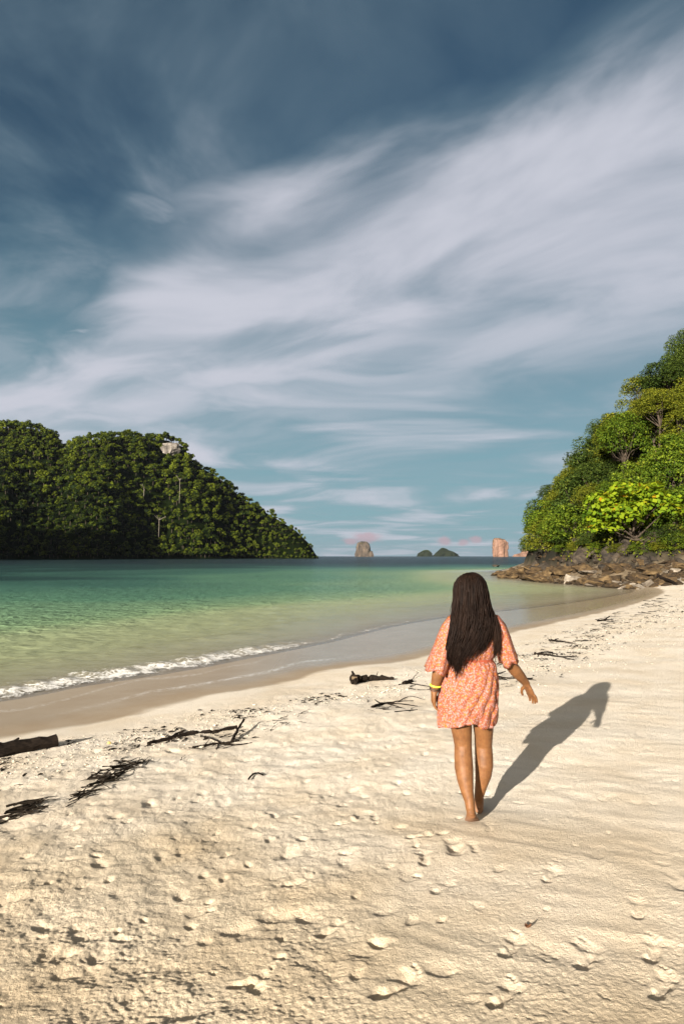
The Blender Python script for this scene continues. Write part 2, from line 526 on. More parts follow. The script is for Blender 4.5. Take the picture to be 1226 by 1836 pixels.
def m_sea():
    m, t, out = mat('sea_water')
    pos = t.node('ShaderNodeNewGeometry').outputs['Position']
    d = t.attr('depth')
    cd = t.node('ShaderNodeCameraData').outputs['View Distance']
    # light lost in the water column, by channel
    ex = [t.math('EXPONENT', t.math('MULTIPLY', d, -k)) for k in (.42, .06, .13)]
    tint = t.node('ShaderNodeCombineColor', {}, i0=ex[0], i1=ex[1], i2=ex[2]).outputs[0]
    tr = t.node('ShaderNodeBsdfTransparent', {}, Color=tint)
    murk = t.math('SUBTRACT', 1.0, t.math('EXPONENT', t.math('MULTIPLY', d, -6.0)))
    scat = t.ramp(t.math('POWER', t.lin(d, 0, 12), .5), [(0.0, (.44, .37, .23)), (0.13, (.34, .36, .20)), (0.25, (.165, .245, .13)), (0.36, (.078, .168, .105)), (0.5, (.040, .103, .078)), (0.7, (.018, .045, .040)), (1.0, (.012, .022, .025))])
    wpos = t.scalevec(pos, (1.0, 1.7, 1.0))
    g1 = t.noise(wpos, .9, 4, .6, .5); g2 = t.noise(wpos, 2.6, 3, .6, .4)
    gh = t.math('ADD', t.math('MULTIPLY', g1, .42), t.math('MULTIPLY', g2, .19))
    gb = t.node('ShaderNodeBump', {}, Strength=t.sstep(d, .05, .9, .0, 1.0), Distance=1.0, Height=gh)
    df = t.node('ShaderNodeBsdfDiffuse', {}, Color=scat, Normal=gb.outputs[0])
    body = t.node('ShaderNodeMixShader', {}, i0=murk, i1=tr.outputs[0], i2=df.outputs[0])
    # ripples
    v1 = t.scalevec(pos, (1.0, 1.5, 1.0))
    w1 = t.noise(v1, 1.4, 3, .55, .3); w2 = t.noise(v1, 5.5, 3, .6, .4); w3 = t.noise(v1, .22, 2, .5)
    h = t.math('ADD', t.math('ADD', t.math('MULTIPLY', w1, .26), t.math('MULTIPLY', w2, .085)), t.math('MULTIPLY', w3, .5))
    calm = t.sstep(d, 0.0, .5, .12, 1.0)
    bp = t.node('ShaderNodeBump', {}, Strength=calm, Distance=1.0, Height=h)
    fr = t.node('ShaderNodeFresnel', {}, IOR=1.33, Normal=bp.outputs[0]).outputs[0]
    fr = t.math('MULTIPLY', fr, .48)
    gl = t.node('ShaderNodeBsdfGlossy', {}, Color=(.92, .95, 1, 1), Roughness=.10, Normal=bp.outputs[0])
    wsh = t.node('ShaderNodeMixShader', {}, i0=fr, i1=body.outputs[0], i2=gl.outputs[0])
    # foam
    f = t.attr('foam')
    fn = t.math('ADD', t.math('MULTIPLY', t.noise(pos, 5, 4, .7, .9), .6), t.math('MULTIPLY', t.noise(pos, 19, 4, .7, .6), .4))
    fm = t.sstep(t.math('ADD', fn, t.math('MULTIPLY', f, .27)), .69, .85)
    fd = t.node('ShaderNodeBsdfDiffuse', {}, Color=(.66, .64, .60, 1))
    sh = t.node('ShaderNodeMixShader', {}, i0=fm, i1=wsh.outputs[0], i2=fd.outputs[0])
    t.l.new(sh.outputs[0], out.inputs[0])
    return m


def m_leaf(name, stops, transl=.35, rough=.5, rnd=.25):
    m, t, out = mat(name)
    tone = t.attr('tone')
    oi = t.node('ShaderNodeObjectInfo').outputs['Random']
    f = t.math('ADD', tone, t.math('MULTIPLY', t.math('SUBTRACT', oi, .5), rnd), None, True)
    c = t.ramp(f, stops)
    p = t.node('ShaderNodeBsdfPrincipled', {}, Base_Color=c, Roughness=.65, Specular_IOR_Level=.07)
    tl = t.node('ShaderNodeBsdfTranslucent', {}, Color=t.mix(1.0, c, (1.0, 1.0, .5), 'MULTIPLY'))
    mx = t.node('ShaderNodeMixShader', {}, i0=transl, i1=p.outputs[0], i2=tl.outputs[0])
    t.l.new(mx.outputs[0], out.inputs[0])
    return m


def m_simple(name, c0, c1, scale=8.0, rough=.8, bump=.0, stretch=(1, 1, 1), coord='Object', spec=.3, detail=5):
    m, t, out = mat(name)
    co = t.node('ShaderNodeTexCoord').outputs[coord]
    v = t.scalevec(co, stretch)
    n = t.noise(v, scale, detail, .6, .2)
    c = t.ramp(n, [(0.3, c0), (0.7, c1)])
    p = t.node('ShaderNodeBsdfPrincipled', {}, Base_Color=c, Roughness=rough, Specular_IOR_Level=spec)
    if bump:
        b = t.node('ShaderNodeBump', {}, Strength=.8, Distance=bump, Height=n)
        t.l.new(b.outputs[0], p.inputs['Normal'])
    t.l.new(p.outputs[0], out.inputs[0])
    return m


def m_rock(name, stops, scale, bump, tide=False, vert=1.0):
    m, t, out = mat(name)
    pos = t.node('ShaderNodeNewGeometry').outputs['Position']
    oi = t.node('ShaderNodeObjectInfo').outputs['Random']
    v = t.scalevec(pos, (1, 1, vert))
    n = t.noise(v, scale, 8, .62, .4)
    f = t.math('ADD', n, t.math('MULTIPLY', t.math('SUBTRACT', oi, .5), .22))
    c = t.ramp(f, stops)
    if tide:
        z = t.node('ShaderNodeSeparateXYZ', {}, i0=pos).outputs[2]
        k = t.sstep(t.math('ADD', z, t.math('MULTIPLY', n, .25)), SEA + .02, SEA + .42)
        c = t.mix(k, t.mix(1.0, c, (.42, .40, .34), 'MULTIPLY'), c)
    b = t.node('ShaderNodeBump', {}, Strength=1.0, Distance=bump, Height=t.noise(v, scale * 2.5, 8, .68))
    p = t.node('ShaderNodeBsdfPrincipled', {}, Base_Color=c, Roughness=.85, Specular_IOR_Level=.25, Normal=b.outputs[0])
    t.l.new(p.outputs[0], out.inputs[0])
    return m


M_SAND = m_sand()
M_SEA = m_sea()
M_BARK = m_simple('bark', (.022, .016, .010), (.07, .05, .034), 6, .9, .02, (1, 1, .25))
M_PALEBARK = m_simple('pale_bark', (.12, .10, .075), (.26, .23, .18), 2, .9, .02, (1, 1, .2))
M_ROCK = m_rock('shore_rock', [(0.25, (.014, .009, .005)), (0.48, (.047, .029, .013)), (0.62, (.095, .060, .025)), (0.8, (.175, .12, .06))], 2.2, .10, True, 2.2)
M_PALEROCK = m_rock('pale_shore_rock', [(0.25, (.05, .04, .03)), (0.5, (.13, .105, .078)), (0.75, (.27, .23, .18))], 2.6, .06, False, 1.5)
M_DARKROCK = m_rock('dark_shore_rock', [(0.3, (.012, .010, .008)), (0.6, (.045, .034, .023)), (0.8, (.10, .075, .05))], 2.4, .08, False, 1.5)
M_STACK = m_rock('limestone_orange', [(0.3, (.035, .025, .02)), (0.5, (.135, .072, .045)), (0.66, (.20, .115, .08)), (0.82, (.28, .20, .155))], .06, 3.0, False, .3)
M_STACKGREY = m_rock('limestone_grey', [(0.3, (.012, .011, .010)), (0.52, (.050, .038, .028)), (0.7, (.105, .077, .053)), (0.85, (.15, .12, .09))], .07, 3.0, False, .3)
M_CLIFF = m_rock('cliff_white', [(0.3, (.05, .043, .036)), (0.5, (.19, .165, .14)), (0.75, (.34, .31, .28))], .22, 1.0, False, .4)
M_FARGREEN = m_simple('far_scrub', (.006, .009, .005), (.022, .026, .014), .12, .9, 1.5, coord='Object', spec=.0)
M_SOIL = m_simple('forest_floor', (.002, .004, .001), (.006, .009, .002), .3, .95, .3, spec=.0)
FARLEAF = [(0.0, (.003, .006, .001)), (0.35, (.009, .017, .002)), (0.65, (.030, .045, .004)), (1.0, (.100, .120, .008))]
M_LEAF_FAR = m_leaf('island_leaf', FARLEAF, .2, .6, .55)
M_LEAF_DARK = m_leaf('dark_leaf', [(0.0, (.010, .020, .004)), (0.5, (.034, .055, .009)), (1.0, (.090, .115, .018))], .25)
M_LEAF_OLIVE = m_leaf('olive_leaf', [(0.0, (.030, .045, .005)), (0.5, (.110, .125, .012)), (1.0, (.22, .21, .018))], .35)
M_LEAF_MID = m_leaf('mid_leaf', [(0.0, (.020, .045, .005)), (0.5, (.080, .125, .011)), (1.0, (.19, .23, .018))], .38)
M_LEAF_BRIGHT = m_leaf('bright_leaf', [(0.0, (.04, .085, .006)), (0.4, (.125, .195, .010)), (0.8, (.235, .285, .012)), (0.93, (.33, .27, .013)), (1.0, (.40, .17, .011))], .42, .4, .08)
M_DRIFT = m_simple('driftwood', (.004, .003, .0025), (.020, .014, .010), 25, .85, .004, (1, 1, 6), spec=.06)
M_DRIFTTAN = m_simple('driftwood_broken_face', (.09, .062, .035), (.20, .14, .08), 30, .9, .004)
M_TWIG = m_simple('dark_twig', (.006, .005, .004), (.030, .022, .015), 40, .9, .002, spec=.06)
M_CORAL = m_simple('coral_fragment', (.30, .25, .18), (.66, .59, .48), 60, .9, .003)
M_GRIT = m_simple('beach_grit', (.03, .022, .015), (.66, .58, .46), 9, .9, 0, coord='Object')


# ------------------------------------------------------------------ beach
def build_beach():
    inv = np.linspace(1 / 2.25, 1 / 15.0, 500)
    rows = np.concatenate([np.linspace(-14, 2.2, 34), 1 / inv, 15.0 * (130 / 15.0) ** (np.arange(1, 171) / 170), [140, 155, 175, 205]])
    kk = np.concatenate([np.linspace(-1.6, -.60, 40)[:-1], np.linspace(-.60, .60, 640), np.linspace(.60, 1.6, 40)[1:]])
    wy = np.where(rows > 2.2, rows + .7, 2.9 + 0 * rows)
    wy = np.maximum(wy, 2.9)
    wy = np.where(rows < 2.2, 2.9 + (2.2 - rows) * .8, wy)
    X = wy[:, None] * kk[None]; Y = np.repeat(rows[:, None], len(kk), 1)
    x = X.ravel(); y = Y.ravel()
    sd = grid_sdist(X, Y, SHORE, 4); wd = grid_sdist(X, Y, WET, 4); hd = grid_sdist(X, Y, HILL, 4)
    z = land_z(x, y, 1, (sd, wd, hd))
    edge = wd + .10 * fbm(x * 1.5, y * 1.5, 91, 3)
    wet = (1 - sst(edge, -.10, .14)) * (1 - .72 * (1 - sst(sd, -2.2, .2)))
    film = (1 - sst(edge, -.9, -.05)) * sst(sd, -1.0, .2) * (.55 + .45 * sst(x, -3.0, -.3))
    rocky = sst(y, 43, 48) * sst(x, 10, 15) * sst(sd + 1.2 * fbm(x * .5, y * .5, 12, 3), -1, 1.5)
    # a thin line of froth left by the last wave
    k = sd / (sd - np.minimum(wd, -.01) + 1e-6)
    fl = np.exp(-((k - .62 - .10 * fbm(x * .6, y * .2, 77, 2)) / .035) ** 2) * ((sd > 0) & (wd < 0)) * sst(x, -4.2, -2.0) * (1 - sst(x, -.4, .6))
    fl = np.maximum(fl * .6, .35 * np.exp(-((k - .25 - .2 * fbm(x * .8, y * .3, 78, 2)) / .03) ** 2) * ((sd > 0) & (wd < 0)) * (1 - sst(x, -2.2, -1.0)))
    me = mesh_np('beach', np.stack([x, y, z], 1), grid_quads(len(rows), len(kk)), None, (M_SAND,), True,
                 {'near_dark': sst(-.28 * x - .85 * (y - 4.5) + .9 * fbm(x * .8, y * .8, 99, 3), -1.5, 1.7), 'wet': wet, 'film': film, 'rocky': rocky, 'hill': sst(hd, -.6, .3), 'foam': fl})
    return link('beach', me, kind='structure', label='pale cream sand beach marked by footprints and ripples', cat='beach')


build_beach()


# ------------------------------------------------------------------ sea
def build_sea():
    inv = np.linspace(1 / 5.5, 1 / 70.0, 320)
    rows = np.concatenate([[-60, -20, -5, 2], 1 / inv, 70.0 * (14000 / 70.0) ** (np.arange(1, 141) / 140)])
    kk = np.concatenate([np.linspace(-8, -.62, 30)[:-1], np.linspace(-.62, .62, 280), np.linspace(.62, 3, 24)[1:]])
    wy = np.maximum(rows + 1.0, 6.0)
    f_ = np.minimum(1.0, 300.0 / wy)[:, None]; ke = np.where(np.abs(kk) > .62, np.sign(kk) * (.62 + (np.abs(kk) - .62) * f_), kk + 0 * f_)
    X = wy[:, None] * ke; Y = np.repeat(rows[:, None], len(kk), 1)
    x = X.ravel(); y = Y.ravel()
    sd = grid_sdist(X, Y, SHORE, 3)
    z0 = land_z(x, y, 0, (sd, grid_sdist(X, Y, WET, 3), grid_sdist(X, Y, HILL, 3)))
    depth = np.clip(SEA - z0, 0, 14)
    depth = np.where(y > 200, 12.0, depth)
    # a paler green shoal in the middle of the bay and a dark patch of reef to the left
    depth = depth * (1 + .35 * fbm(x * .05, y * .05, 61, 3))
    depth = depth + 2.5 * np.exp(-(((x + 29) / 13) ** 2 + ((y - 66) / 5) ** 2))
    depth = np.where(y < 200, np.maximum(depth, 0), depth)
    off = np.clip(-sd, -20, 1e5)
    amp = sst(off, .2, 5) * np.exp(-np.maximum(y, 0) / 60)
    ca, sa = math.cos(R(54)), math.sin(R(54))
    al = x * ca + y * sa
    z = SEA + amp * (.030 * fbm(x * .9 + 9, y * .9, 81, 3) + .018 * fbm(x * 2.6, y * 2.6, 82, 2)) + .020 * sst(off, .5, 4) * np.exp(-off / 12) * np.sin(off * 2.3 + 3 * pnoise(x * .25, y * .25, 84))
    # small wave running up
    strong = 1 - .80 * sst(x, -2.4, 0.0)
    strong = strong * (1 - .75 * sst(x, 2.0, 4.5))
    wob = .25 * fbm(al * .5, off * .2, 85, 3)
    front = off + wob
    z = z + .085 * strong * np.exp(-((front - .75) / .38) ** 2) * (1 + .5 * pnoise(x * 3, y * 3, 86)) + .03 * strong * np.exp(-((front - 3.2) / .5) ** 2)
    foam = strong * (.95 * np.exp(-((front - .38) / .36) ** 2) + .62 * np.exp(-((front - 1.15) / .60) ** 2)) + .72 * (1 - strong) * np.exp(-((front - .35) / .16) ** 2) * (1 - .5 * sst(x, 8, 14))
    foam = foam * (y < 60) * (off > -.6)
    me = mesh_np('sea', np.stack([x, y, z], 1), grid_quads(len(rows), len(kk)), None, (M_SEA,), True, {'depth': depth, 'foam': foam})
    return link('sea', me, kind='structure', label='clear green sea water paling to the sandy shore', cat='sea')


build_sea()


# ------------------------------------------------------------------ trees
def leaf_cloud(rng, centres, rads, per, size, up=.5, aspect=.6, droop=0.0):
    """leaf faces spread over clumps: verts, quads, tone per vertex"""
    V = []; T = []
    for c, r in zip(centres, rads):
        n = max(6, int(per * (r ** 2)))
        d = rng.normal(size=(n, 3)); d /= np.linalg.norm(d, axis=1)[:, None]
        d[:, 2] = np.where(d[:, 2] < -.45, -d[:, 2], d[:, 2])
        rr = r * (.62 + .42 * rng.random(n) ** .6)
        p = np.asarray(c) + d * rr[:, None] * np.array([1, 1, .82])
        nrm = d * .8 + rng.normal(size=(n, 3)) * .45 + np.array([0, 0, up]); nrm /= np.linalg.norm(nrm, axis=1)[:, None]
        a = rng.normal(size=(n, 3)); a -= (a * nrm).sum(1)[:, None] * nrm; a /= np.linalg.norm(a, axis=1)[:, None]
        b = np.cross(nrm, a)
        s = size * (.6 + .8 * rng.random(n))[:, None]
        tip = a * s; sd = b * s * aspect * .5
        q = np.stack([p - tip * .5, p + sd - nrm * s * .08, p + tip * .5 - nrm * s * .15, p - sd - nrm * s * .08], 1)
        V.append(q.reshape(-1, 3))
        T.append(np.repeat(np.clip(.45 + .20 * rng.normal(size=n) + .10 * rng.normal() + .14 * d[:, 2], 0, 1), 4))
    V = np.concatenate(V); T = np.concatenate(T)
    return V, np.arange(len(V)).reshape(-1, 4), T


def clumps(rng, R3, n, hollow=.45, rmin=.22, rmax=.40):
    c = []; r = []
    m = min(R3)
    while len(c) < n:
        d = rng.normal(size=3); d /= np.linalg.norm(d)
        if d[2] < -.6: continue
        k = hollow + (1 - hollow) * rng.random() ** .5
        rr = (rmin + (rmax - rmin) * rng.random()) * m
        c.append(d * np.array(R3) * k * (1 - .5 * rr / m)); r.append(rr)
    return np.array(c), np.array(r)


def crown_proto(m, seed, leaf, aspect=.6, per=1150):
    rng = np.random.default_rng(seed)
    C, r = clumps(rng, (1, 1, 1), 50, .40, .20, .40)
    V, Q, T = leaf_cloud(rng, C, r, per, leaf, .5, aspect)
    return mesh_np('crown', V, Q, None, (m,), False, {'tone': T}), C


PROTO = {}
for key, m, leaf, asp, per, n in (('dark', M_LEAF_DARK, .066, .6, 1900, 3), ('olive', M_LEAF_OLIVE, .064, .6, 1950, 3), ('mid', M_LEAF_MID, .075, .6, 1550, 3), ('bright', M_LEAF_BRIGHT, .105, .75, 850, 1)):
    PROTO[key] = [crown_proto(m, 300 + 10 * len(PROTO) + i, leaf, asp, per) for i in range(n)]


def near_tree(label, base, crown_c, R3, kind, seed, group=None, name='headland_tree', cat='tree'):
    rng = np.random.default_rng(seed)
    base = Vector(base); cc = Vector(crown_c)
    root = bpy.data.objects.new(name, None); COL.objects.link(root)
    root.location = base; root.empty_display_size = .3
    root['label'] = label; root['category'] = cat
    if group: root['group'] = group
    off = np.array(cc - base)
    me, C = PROTO[kind][rng.integers(len(PROTO[kind]))]
    az = rng.uniform(0, 6.28); c, s_ = math.cos(az), math.sin(az)
    C = np.stack([(C[:, 0] * c - C[:, 1] * s_) * R3[0], (C[:, 0] * s_ + C[:, 1] * c) * R3[1], C[:, 2] * R3[2]], 1) + off
    trunk_r = .05 * R3[0]
    mb = MB()
    h = off - np.array([0, 0, R3[2] * .35])
    p0 = np.array([0, 0, -.5]); p1 = h * .35 + rng.normal(size=3) * .06 * R3[0]; p2 = h * .7 + rng.normal(size=3) * .06 * R3[0]; p3 = h
    mb.tube([p0, p1, p2, p3], [trunk_r * 1.25, trunk_r, trunk_r * .8, trunk_r * .55], 8, True)
    for c in C[rng.permutation(len(C))[:16]]:
        s = (p2, p3, p1 * .4 + p2 * .6)[rng.integers(3)]
        mid = s * .5 + c * .5 + rng.normal(size=3) * .10 * R3[0]
        mb.tube([s, mid, c], [trunk_r * .42, trunk_r * .28, trunk_r * .10], 5, False)
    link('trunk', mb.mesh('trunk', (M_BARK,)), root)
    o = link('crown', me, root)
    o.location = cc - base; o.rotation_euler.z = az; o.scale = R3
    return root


HG = 'trees on the right headland'
# px, py of crown centre, crown radii in px (w, h), distance, leaf, label
HT = [
    (984, 938, 42, 40, 73.5, 'mid', 'mid green shoreline tree leaning farthest out over the water'),
    (1008, 952, 40, 30, 71.0, 'mid', 'bright mid green low tree above the outer rocks'),
    (986, 886, 22, 17, 79.0, 'dark', 'small dark flat topped tree rising behind the outermost green tree'),
    (1052, 905, 58, 66, 69.0, 'dark', 'large dark green tree left of the bright yellow green tree'),
    (1030, 858, 34, 36, 74.0, 'olive', 'olive green tree on the skyline above the large dark tree'),
    (1090, 838, 44, 50, 72.0, 'olive', 'olive tree in the middle of the slope above the dark tree'),
    (1092, 772, 36, 30, 76.0, 'dark', 'dark rounded tree on the skyline halfway up the slope'),
    (1138, 786, 42, 46, 71.0, 'olive', 'yellowish olive tree in mid slope below the skyline'),
    (1150, 716, 42, 40, 75.0, 'olive', 'olive tree on the skyline below the topmost tree'),
    (1196, 776, 52, 66, 67.0, 'dark', 'tall dark green tree by the right picture edge, mid slope'),
    (1200, 700, 40, 34, 71.0, 'olive', 'light olive tree near the right edge under the topmost tree'),
    (1226, 640, 34, 48, 69.0, 'dark', 'topmost dark tree at the right edge of the picture'),
    (1134, 928, 80, 66, 56.5, 'bright', 'bright yellow green broad leaved tree with orange leaves above the rocks'),
    (1140, 866, 40, 40, 65.0, 'mid', 'green tree directly above the bright yellow green tree'),
    (1196, 880, 50, 58, 62.0, 'mid', 'fresh green tree right of the bright yellow green tree'),
    (1226, 940, 38, 42, 58.0, 'olive', 'low olive bush at the right edge above the rock outcrop'),
    (1240, 820, 46, 60, 62.0, 'mid', 'green tree cut by the right picture edge, mid slope'),
    (1100, 955, 34, 26, 62.0, 'dark', 'dark shrub standing in for the darkness between the large dark tree and the bright tree'),  # dark leaves of these low shrubs stand in for darkness under the crowns
    (1022, 968, 30, 20, 66.0, 'dark', 'dark shrub standing in for the darkness over the outer rocks left of the large dark tree'),
    (1062, 972, 32, 18, 61.0, 'dark', 'dark low shrub standing in for the darkness over the rocks below the large dark tree'),
    (1185, 965, 40, 24, 56.5, 'dark', 'dark low shrub over the rocks right of the bright tree'),
    (1215, 975, 34, 20, 55.0, 'mid', 'low green shrub over the rocks by the right edge'),
    (1168, 898, 36, 34, 60.5, 'olive', 'olive shrub peering over the right shoulder of the bright tree'),
    (1098, 895, 34, 34, 62.5, 'mid', 'fresh green shrub over the left shoulder of the bright tree'),
    (1190, 925, 36, 36, 58.5, 'mid', 'green shrub tucked against the right side of the bright tree'),
    (1012, 984, 22, 11, 70.0, 'mid', 'low green shrub hanging over the outermost rocks of the headland'),
    (1040, 983, 24, 12, 70.0, 'olive', 'low olive shrub over the rocks below the large dark tree'),
    (1075, 985, 26, 12, 70.0, 'mid', 'low green shrub over the rocks left below the bright tree'),
    (1112, 986, 24, 11, 70.0, 'olive', 'low olive shrub on the rocks directly below the bright tree'),
    (1150, 984, 26, 13, 70.0, 'mid', 'low green shrub on the rocks right below the bright tree'),
    (1188, 983, 26, 13, 70.0, 'olive', 'low olive shrub over the rocks near the right edge'),
    (1290, 700, 60, 70, 66.0, 'olive', 'olive tree beyond the right edge high on the slope'),
    (1310, 860, 60, 70, 60.0, 'mid', 'green tree beyond the right edge low on the slope'),
]
for i, (px, py, rw, rh, Y, lm, lab) in enumerate(HT):
    for Yt in np.arange(47, Y, .5):      # stand it on the near face of the slope
        p_ = bearing(px, py, Y=float(Yt))
        if p_.z < gz(p_.x, p_.y) + .35 * rh * Yt / 1224:
            Y = float(Yt); break
    if lm == 'bright': Y -= 2.5
    c = bearing(px, py, Y=Y)
    k = Y / 1224.0
    R3 = (rw * k, rw * k, rh * k)
    bx = c.x + R3[0] * .25; by = c.y + R3[1] * .1
    if sdist(np.array([bx]), np.array([by]), HILL)[0] < .5:
        bx += 1.6; by += .6
    bz = gz(bx, by)
    near_tree(lab, (bx, by, min(bz, c.z - .3 * R3[2])), c, (R3[0] * 1.08, R3[1] * 1.08, R3[2] * 1.08), lm, 100 + i, group=HG)


def fill_trees():
    """the closed canopy between the trees one can point to"""
    rg = np.random.default_rng(41)
    got = []
    tries = 0
    while len(got) < 120 and tries < 9000:
        tries += 1
        x = rg.uniform(21, 52); y = rg.uniform(50, 92)
        hd = sdist(np.array([x]), np.array([y]), HILL)[0]
        if hd < .7 or hd > 24 or (y > 74 and hd > 9): continue
        if any((x - a) ** 2 + (y - b) ** 2 < 2.15 ** 2 for a, b in got): continue
        cpx = x / y * 1224 + 613; cpy = 998 - (gz(x, y) + 1.5 - CAM_H) / y * 1224
        if y < 62 and abs(cpx - 1132) < 105 and cpy > 850: continue
        got.append((x, y))
        r = rg.uniform(1.5, 3.0); z = gz(x, y); hgt = rg.uniform(1.2, 3.4) * (1.5 if rg.random() < .2 else 1) * min(1, .35 + hd / 6)
        k = ('olive', 'olive', 'dark', 'mid', 'olive')[rg.integers(5)]
        side = 'near the right picture edge' if cpx > 1170 else ('towards the seaward end' if cpx < 1060 else 'in the middle of the headland')
        tier = 'high' if cpy < 760 else ('low' if cpy > 890 else 'halfway up')
        near_tree({'dark': 'dark green', 'olive': 'olive green', 'mid': 'fresh green'}[k] + ' canopy tree ' + tier + ' on the right slope ' + side, (x, y, z), (x, y, z + hgt), (r, r, r * rg.uniform(.75, 1.05)), k, 500 + len(got), group=HG)


fill_trees()


def undergrowth():
    rng = np.random.default_rng(77)
    n = 4300
    x = rng.uniform(19, 60, n); y = rng.uniform(47, 100, n)
    hd = sdist(x, y, HILL)
    k = (hd > .2) & (y < 62 + (x - 19) * 1.6)
    x, y = x[k], y[k]
    z = land_z(x, y)
    C = np.stack([x, y, z + .25], 1)
    V, Q, T = leaf_cloud(rng, C, rng.uniform(.4, .9, len(C)), 62, .27)
    me = mesh_np('undergrowth', V, Q, None, (M_LEAF_OLIVE,), False, {'tone': T * .85})
    link('undergrowth', me, kind='stuff', label='dense leafy scrub covering the right headland slope', cat='undergrowth')


undergrowth()


# ------------------------------------------------------------------ rocks of the right shore
def rock_mesh(name, rng, m, sub=ICO2, cuts=9, sq=(1, .8, .55)):
    v = sub[0].copy()
    for _ in range(cuts):
        d = rng.normal(size=3); d /= np.linalg.norm(d)
        h = rng.uniform(.30, .72)
        t = v @ d
        v = v - np.clip(t - h, 0, None)[:, None] * d * .97
    v = v * np.array(sq) * (1 + .10 * rng.normal(size=(len(v), 1)) * .5)
    return mesh_np(name, v, None, sub[1], (m,), False)


rngR = np.random.default_rng(9)
ROCKS_B = [rock_mesh('rock', rngR, M_ROCK, ICO2, 11, (1, rngR.uniform(.6, .9), rngR.uniform(.35, .6))) for _ in range(7)]
ROCKS_P = [rock_mesh('rock', rngR, M_PALEROCK, ICO2, 11, (1, rngR.uniform(.6, .9), rngR.uniform(.35, .5))) for _ in range(4)]
ROCKS_D = [rock_mesh('rock', rngR, M_DARKROCK, ICO2, 11, (1, rngR.uniform(.6, .9), rngR.uniform(.5, .9))) for _ in range(4)]

UNIT = []
for _ in range(6):
    _m = rock_mesh('rubble_unit', rngR, M_ROCK, ICO1, 8, (1, .8, .6)); _v = np.empty(len(_m.vertices) * 3, np.float32); _m.vertices.foreach_get('co', _v); UNIT.append(_v.reshape(-1, 3)); bpy.data.meshes.remove(_m)


def rocky_shore():
    root = bpy.data.objects.new('rocky_shore', None); COL.objects.link(root)
    root['label'] = 'brown jagged rock shelf at the foot of the tree covered headland'; root['category'] = 'rocks'
    root.location = (20, 55, 0)
    rg = np.random.default_rng(12)
    n = 0
    while n < 228:
        x = rg.uniform(15.5, 36); y = 45 + 33 * rg.random() ** 1.5
        p = (np.array([x]), np.array([y]))
        sd = sdist(*p, SHORE)[0]; hd = sdist(*p, HILL)[0]
        if sd < -.4 or hd > .45: continue
        z = gz(x, y)
        front = y < 49.5 + .12 * (x - 20)
        if front and x > 24 and rg.random() < .72: continue
        if hd > -.9:
            me = (ROCKS_D if rg.random() < .6 else ROCKS_B)[rg.integers(4)]; s = rg.uniform(.4, .95)
        elif front:
            me = (ROCKS_P if rg.random() < .4 else ROCKS_B)[rg.integers(4)]; s = rg.uniform(.25, .75)
        else:
            me = (ROCKS_B if rg.random() < .93 else ROCKS_P)[rg.integers(4)]; s = rg.uniform(.4, 1.35)
        o = link('rock', me, root)
        o.location = (x - 20, y - 55, z + .12 * s)
        o.rotation_euler = (rg.normal() * .25, rg.normal() * .25 - .12, rg.uniform(0, 6.28))
        o.scale = (s * rg.uniform(.8, 1.5), s * rg.uniform(.8, 1.2), s * rg.uniform(.5, 1.05))
        n += 1

    n = 0
    while n < 70:                                                # rocks at the slope foot, coloured dark for the shaded recess
        x = rg.uniform(20, 40); y = rg.uniform(49, 66)
        hd = sdist(np.array([x]), np.array([y]), HILL)[0]
        if hd < .1 or hd > 1.9: continue
        s = rg.uniform(.5, 1.1)
        o = link('rock', ROCKS_D[rg.integers(4)], root)
        o.location = (x - 20, y - 55, gz(x, y) - .1 * s); o.rotation_euler = (rg.normal() * .4, rg.normal() * .4, rg.uniform(0, 6.28)); o.scale = (s * 1.2, s, s * 1.3)
        n += 1
    V = []; F = []; nv = 0; n = 0
    while n < 900:
        x = rg.uniform(15.5, 38); y = 45 + 33 * rg.random() ** 1.4
        p = (np.array([x]), np.array([y]))
        sd = sdist(*p, SHORE)[0]; hd = sdist(*p, HILL)[0]
        if sd < -.3 or hd > .6 or (y < 48.5 and x > 23 and rg.random() < .6): continue
        s = rg.uniform(.12, .42); v = UNIT[rg.integers(len(UNIT))]; a = rg.uniform(0, 6.28); c, sn = math.cos(a), math.sin(a)
        v = v * np.array([1.2, 1, rg.uniform(.7, 1.5)]) * s
        V.append(np.stack([v[:, 0] * c - v[:, 1] * sn + x - 20, v[:, 0] * sn + v[:, 1] * c + y - 55, v[:, 2] + gz(x, y) + .1 * s], 1)); F.append(ICO1[1] + nv); nv += len(v); n += 1
    o = link('rubble', mesh_np('rubble', np.concatenate(V), None, np.concatenate(F), (M_ROCK,), False), root, kind='stuff')


rocky_shore()


def lone_rock(name, px, py, w, h, lab, m, Y=None, seed=1):
    p = bearing(px, py, z=SEA) if Y is None else bearing(px, py, Y=Y)
    rg = np.random.default_rng(seed)
    k = p.y / 1224
    o = link(name, rock_mesh(name, rg, m, ICO3, 22, (w * k, w * k * .7, h * k)), None, lab, 'rock')
    o.location = (p.x, p.y, SEA + h * k * .25)
    o.rotation_euler.z = .2


lone_rock('boulder', 921, 1032, 20, 17, 'ochre boulder at the water edge at the tip of the rock shelf', M_ROCK, seed=3)
lone_rock('reef_rock', 888, 1016, 12, 5, 'low dark rock awash in the sea off the headland tip', M_DARKROCK, seed=4)
lone_rock('reef_rock', 942, 1031, 10, 8, 'dark wet rock between the ochre boulder and the shelf', M_DARKROCK, seed=6)
lone_rock('cliff_rock', 1226, 992, 20, 34, 'grey rock outcrop under the trees at the right edge', M_PALEROCK, Y=53.0, seed=5)
bpy.data.objects['cliff_rock'].location.z = 1.0


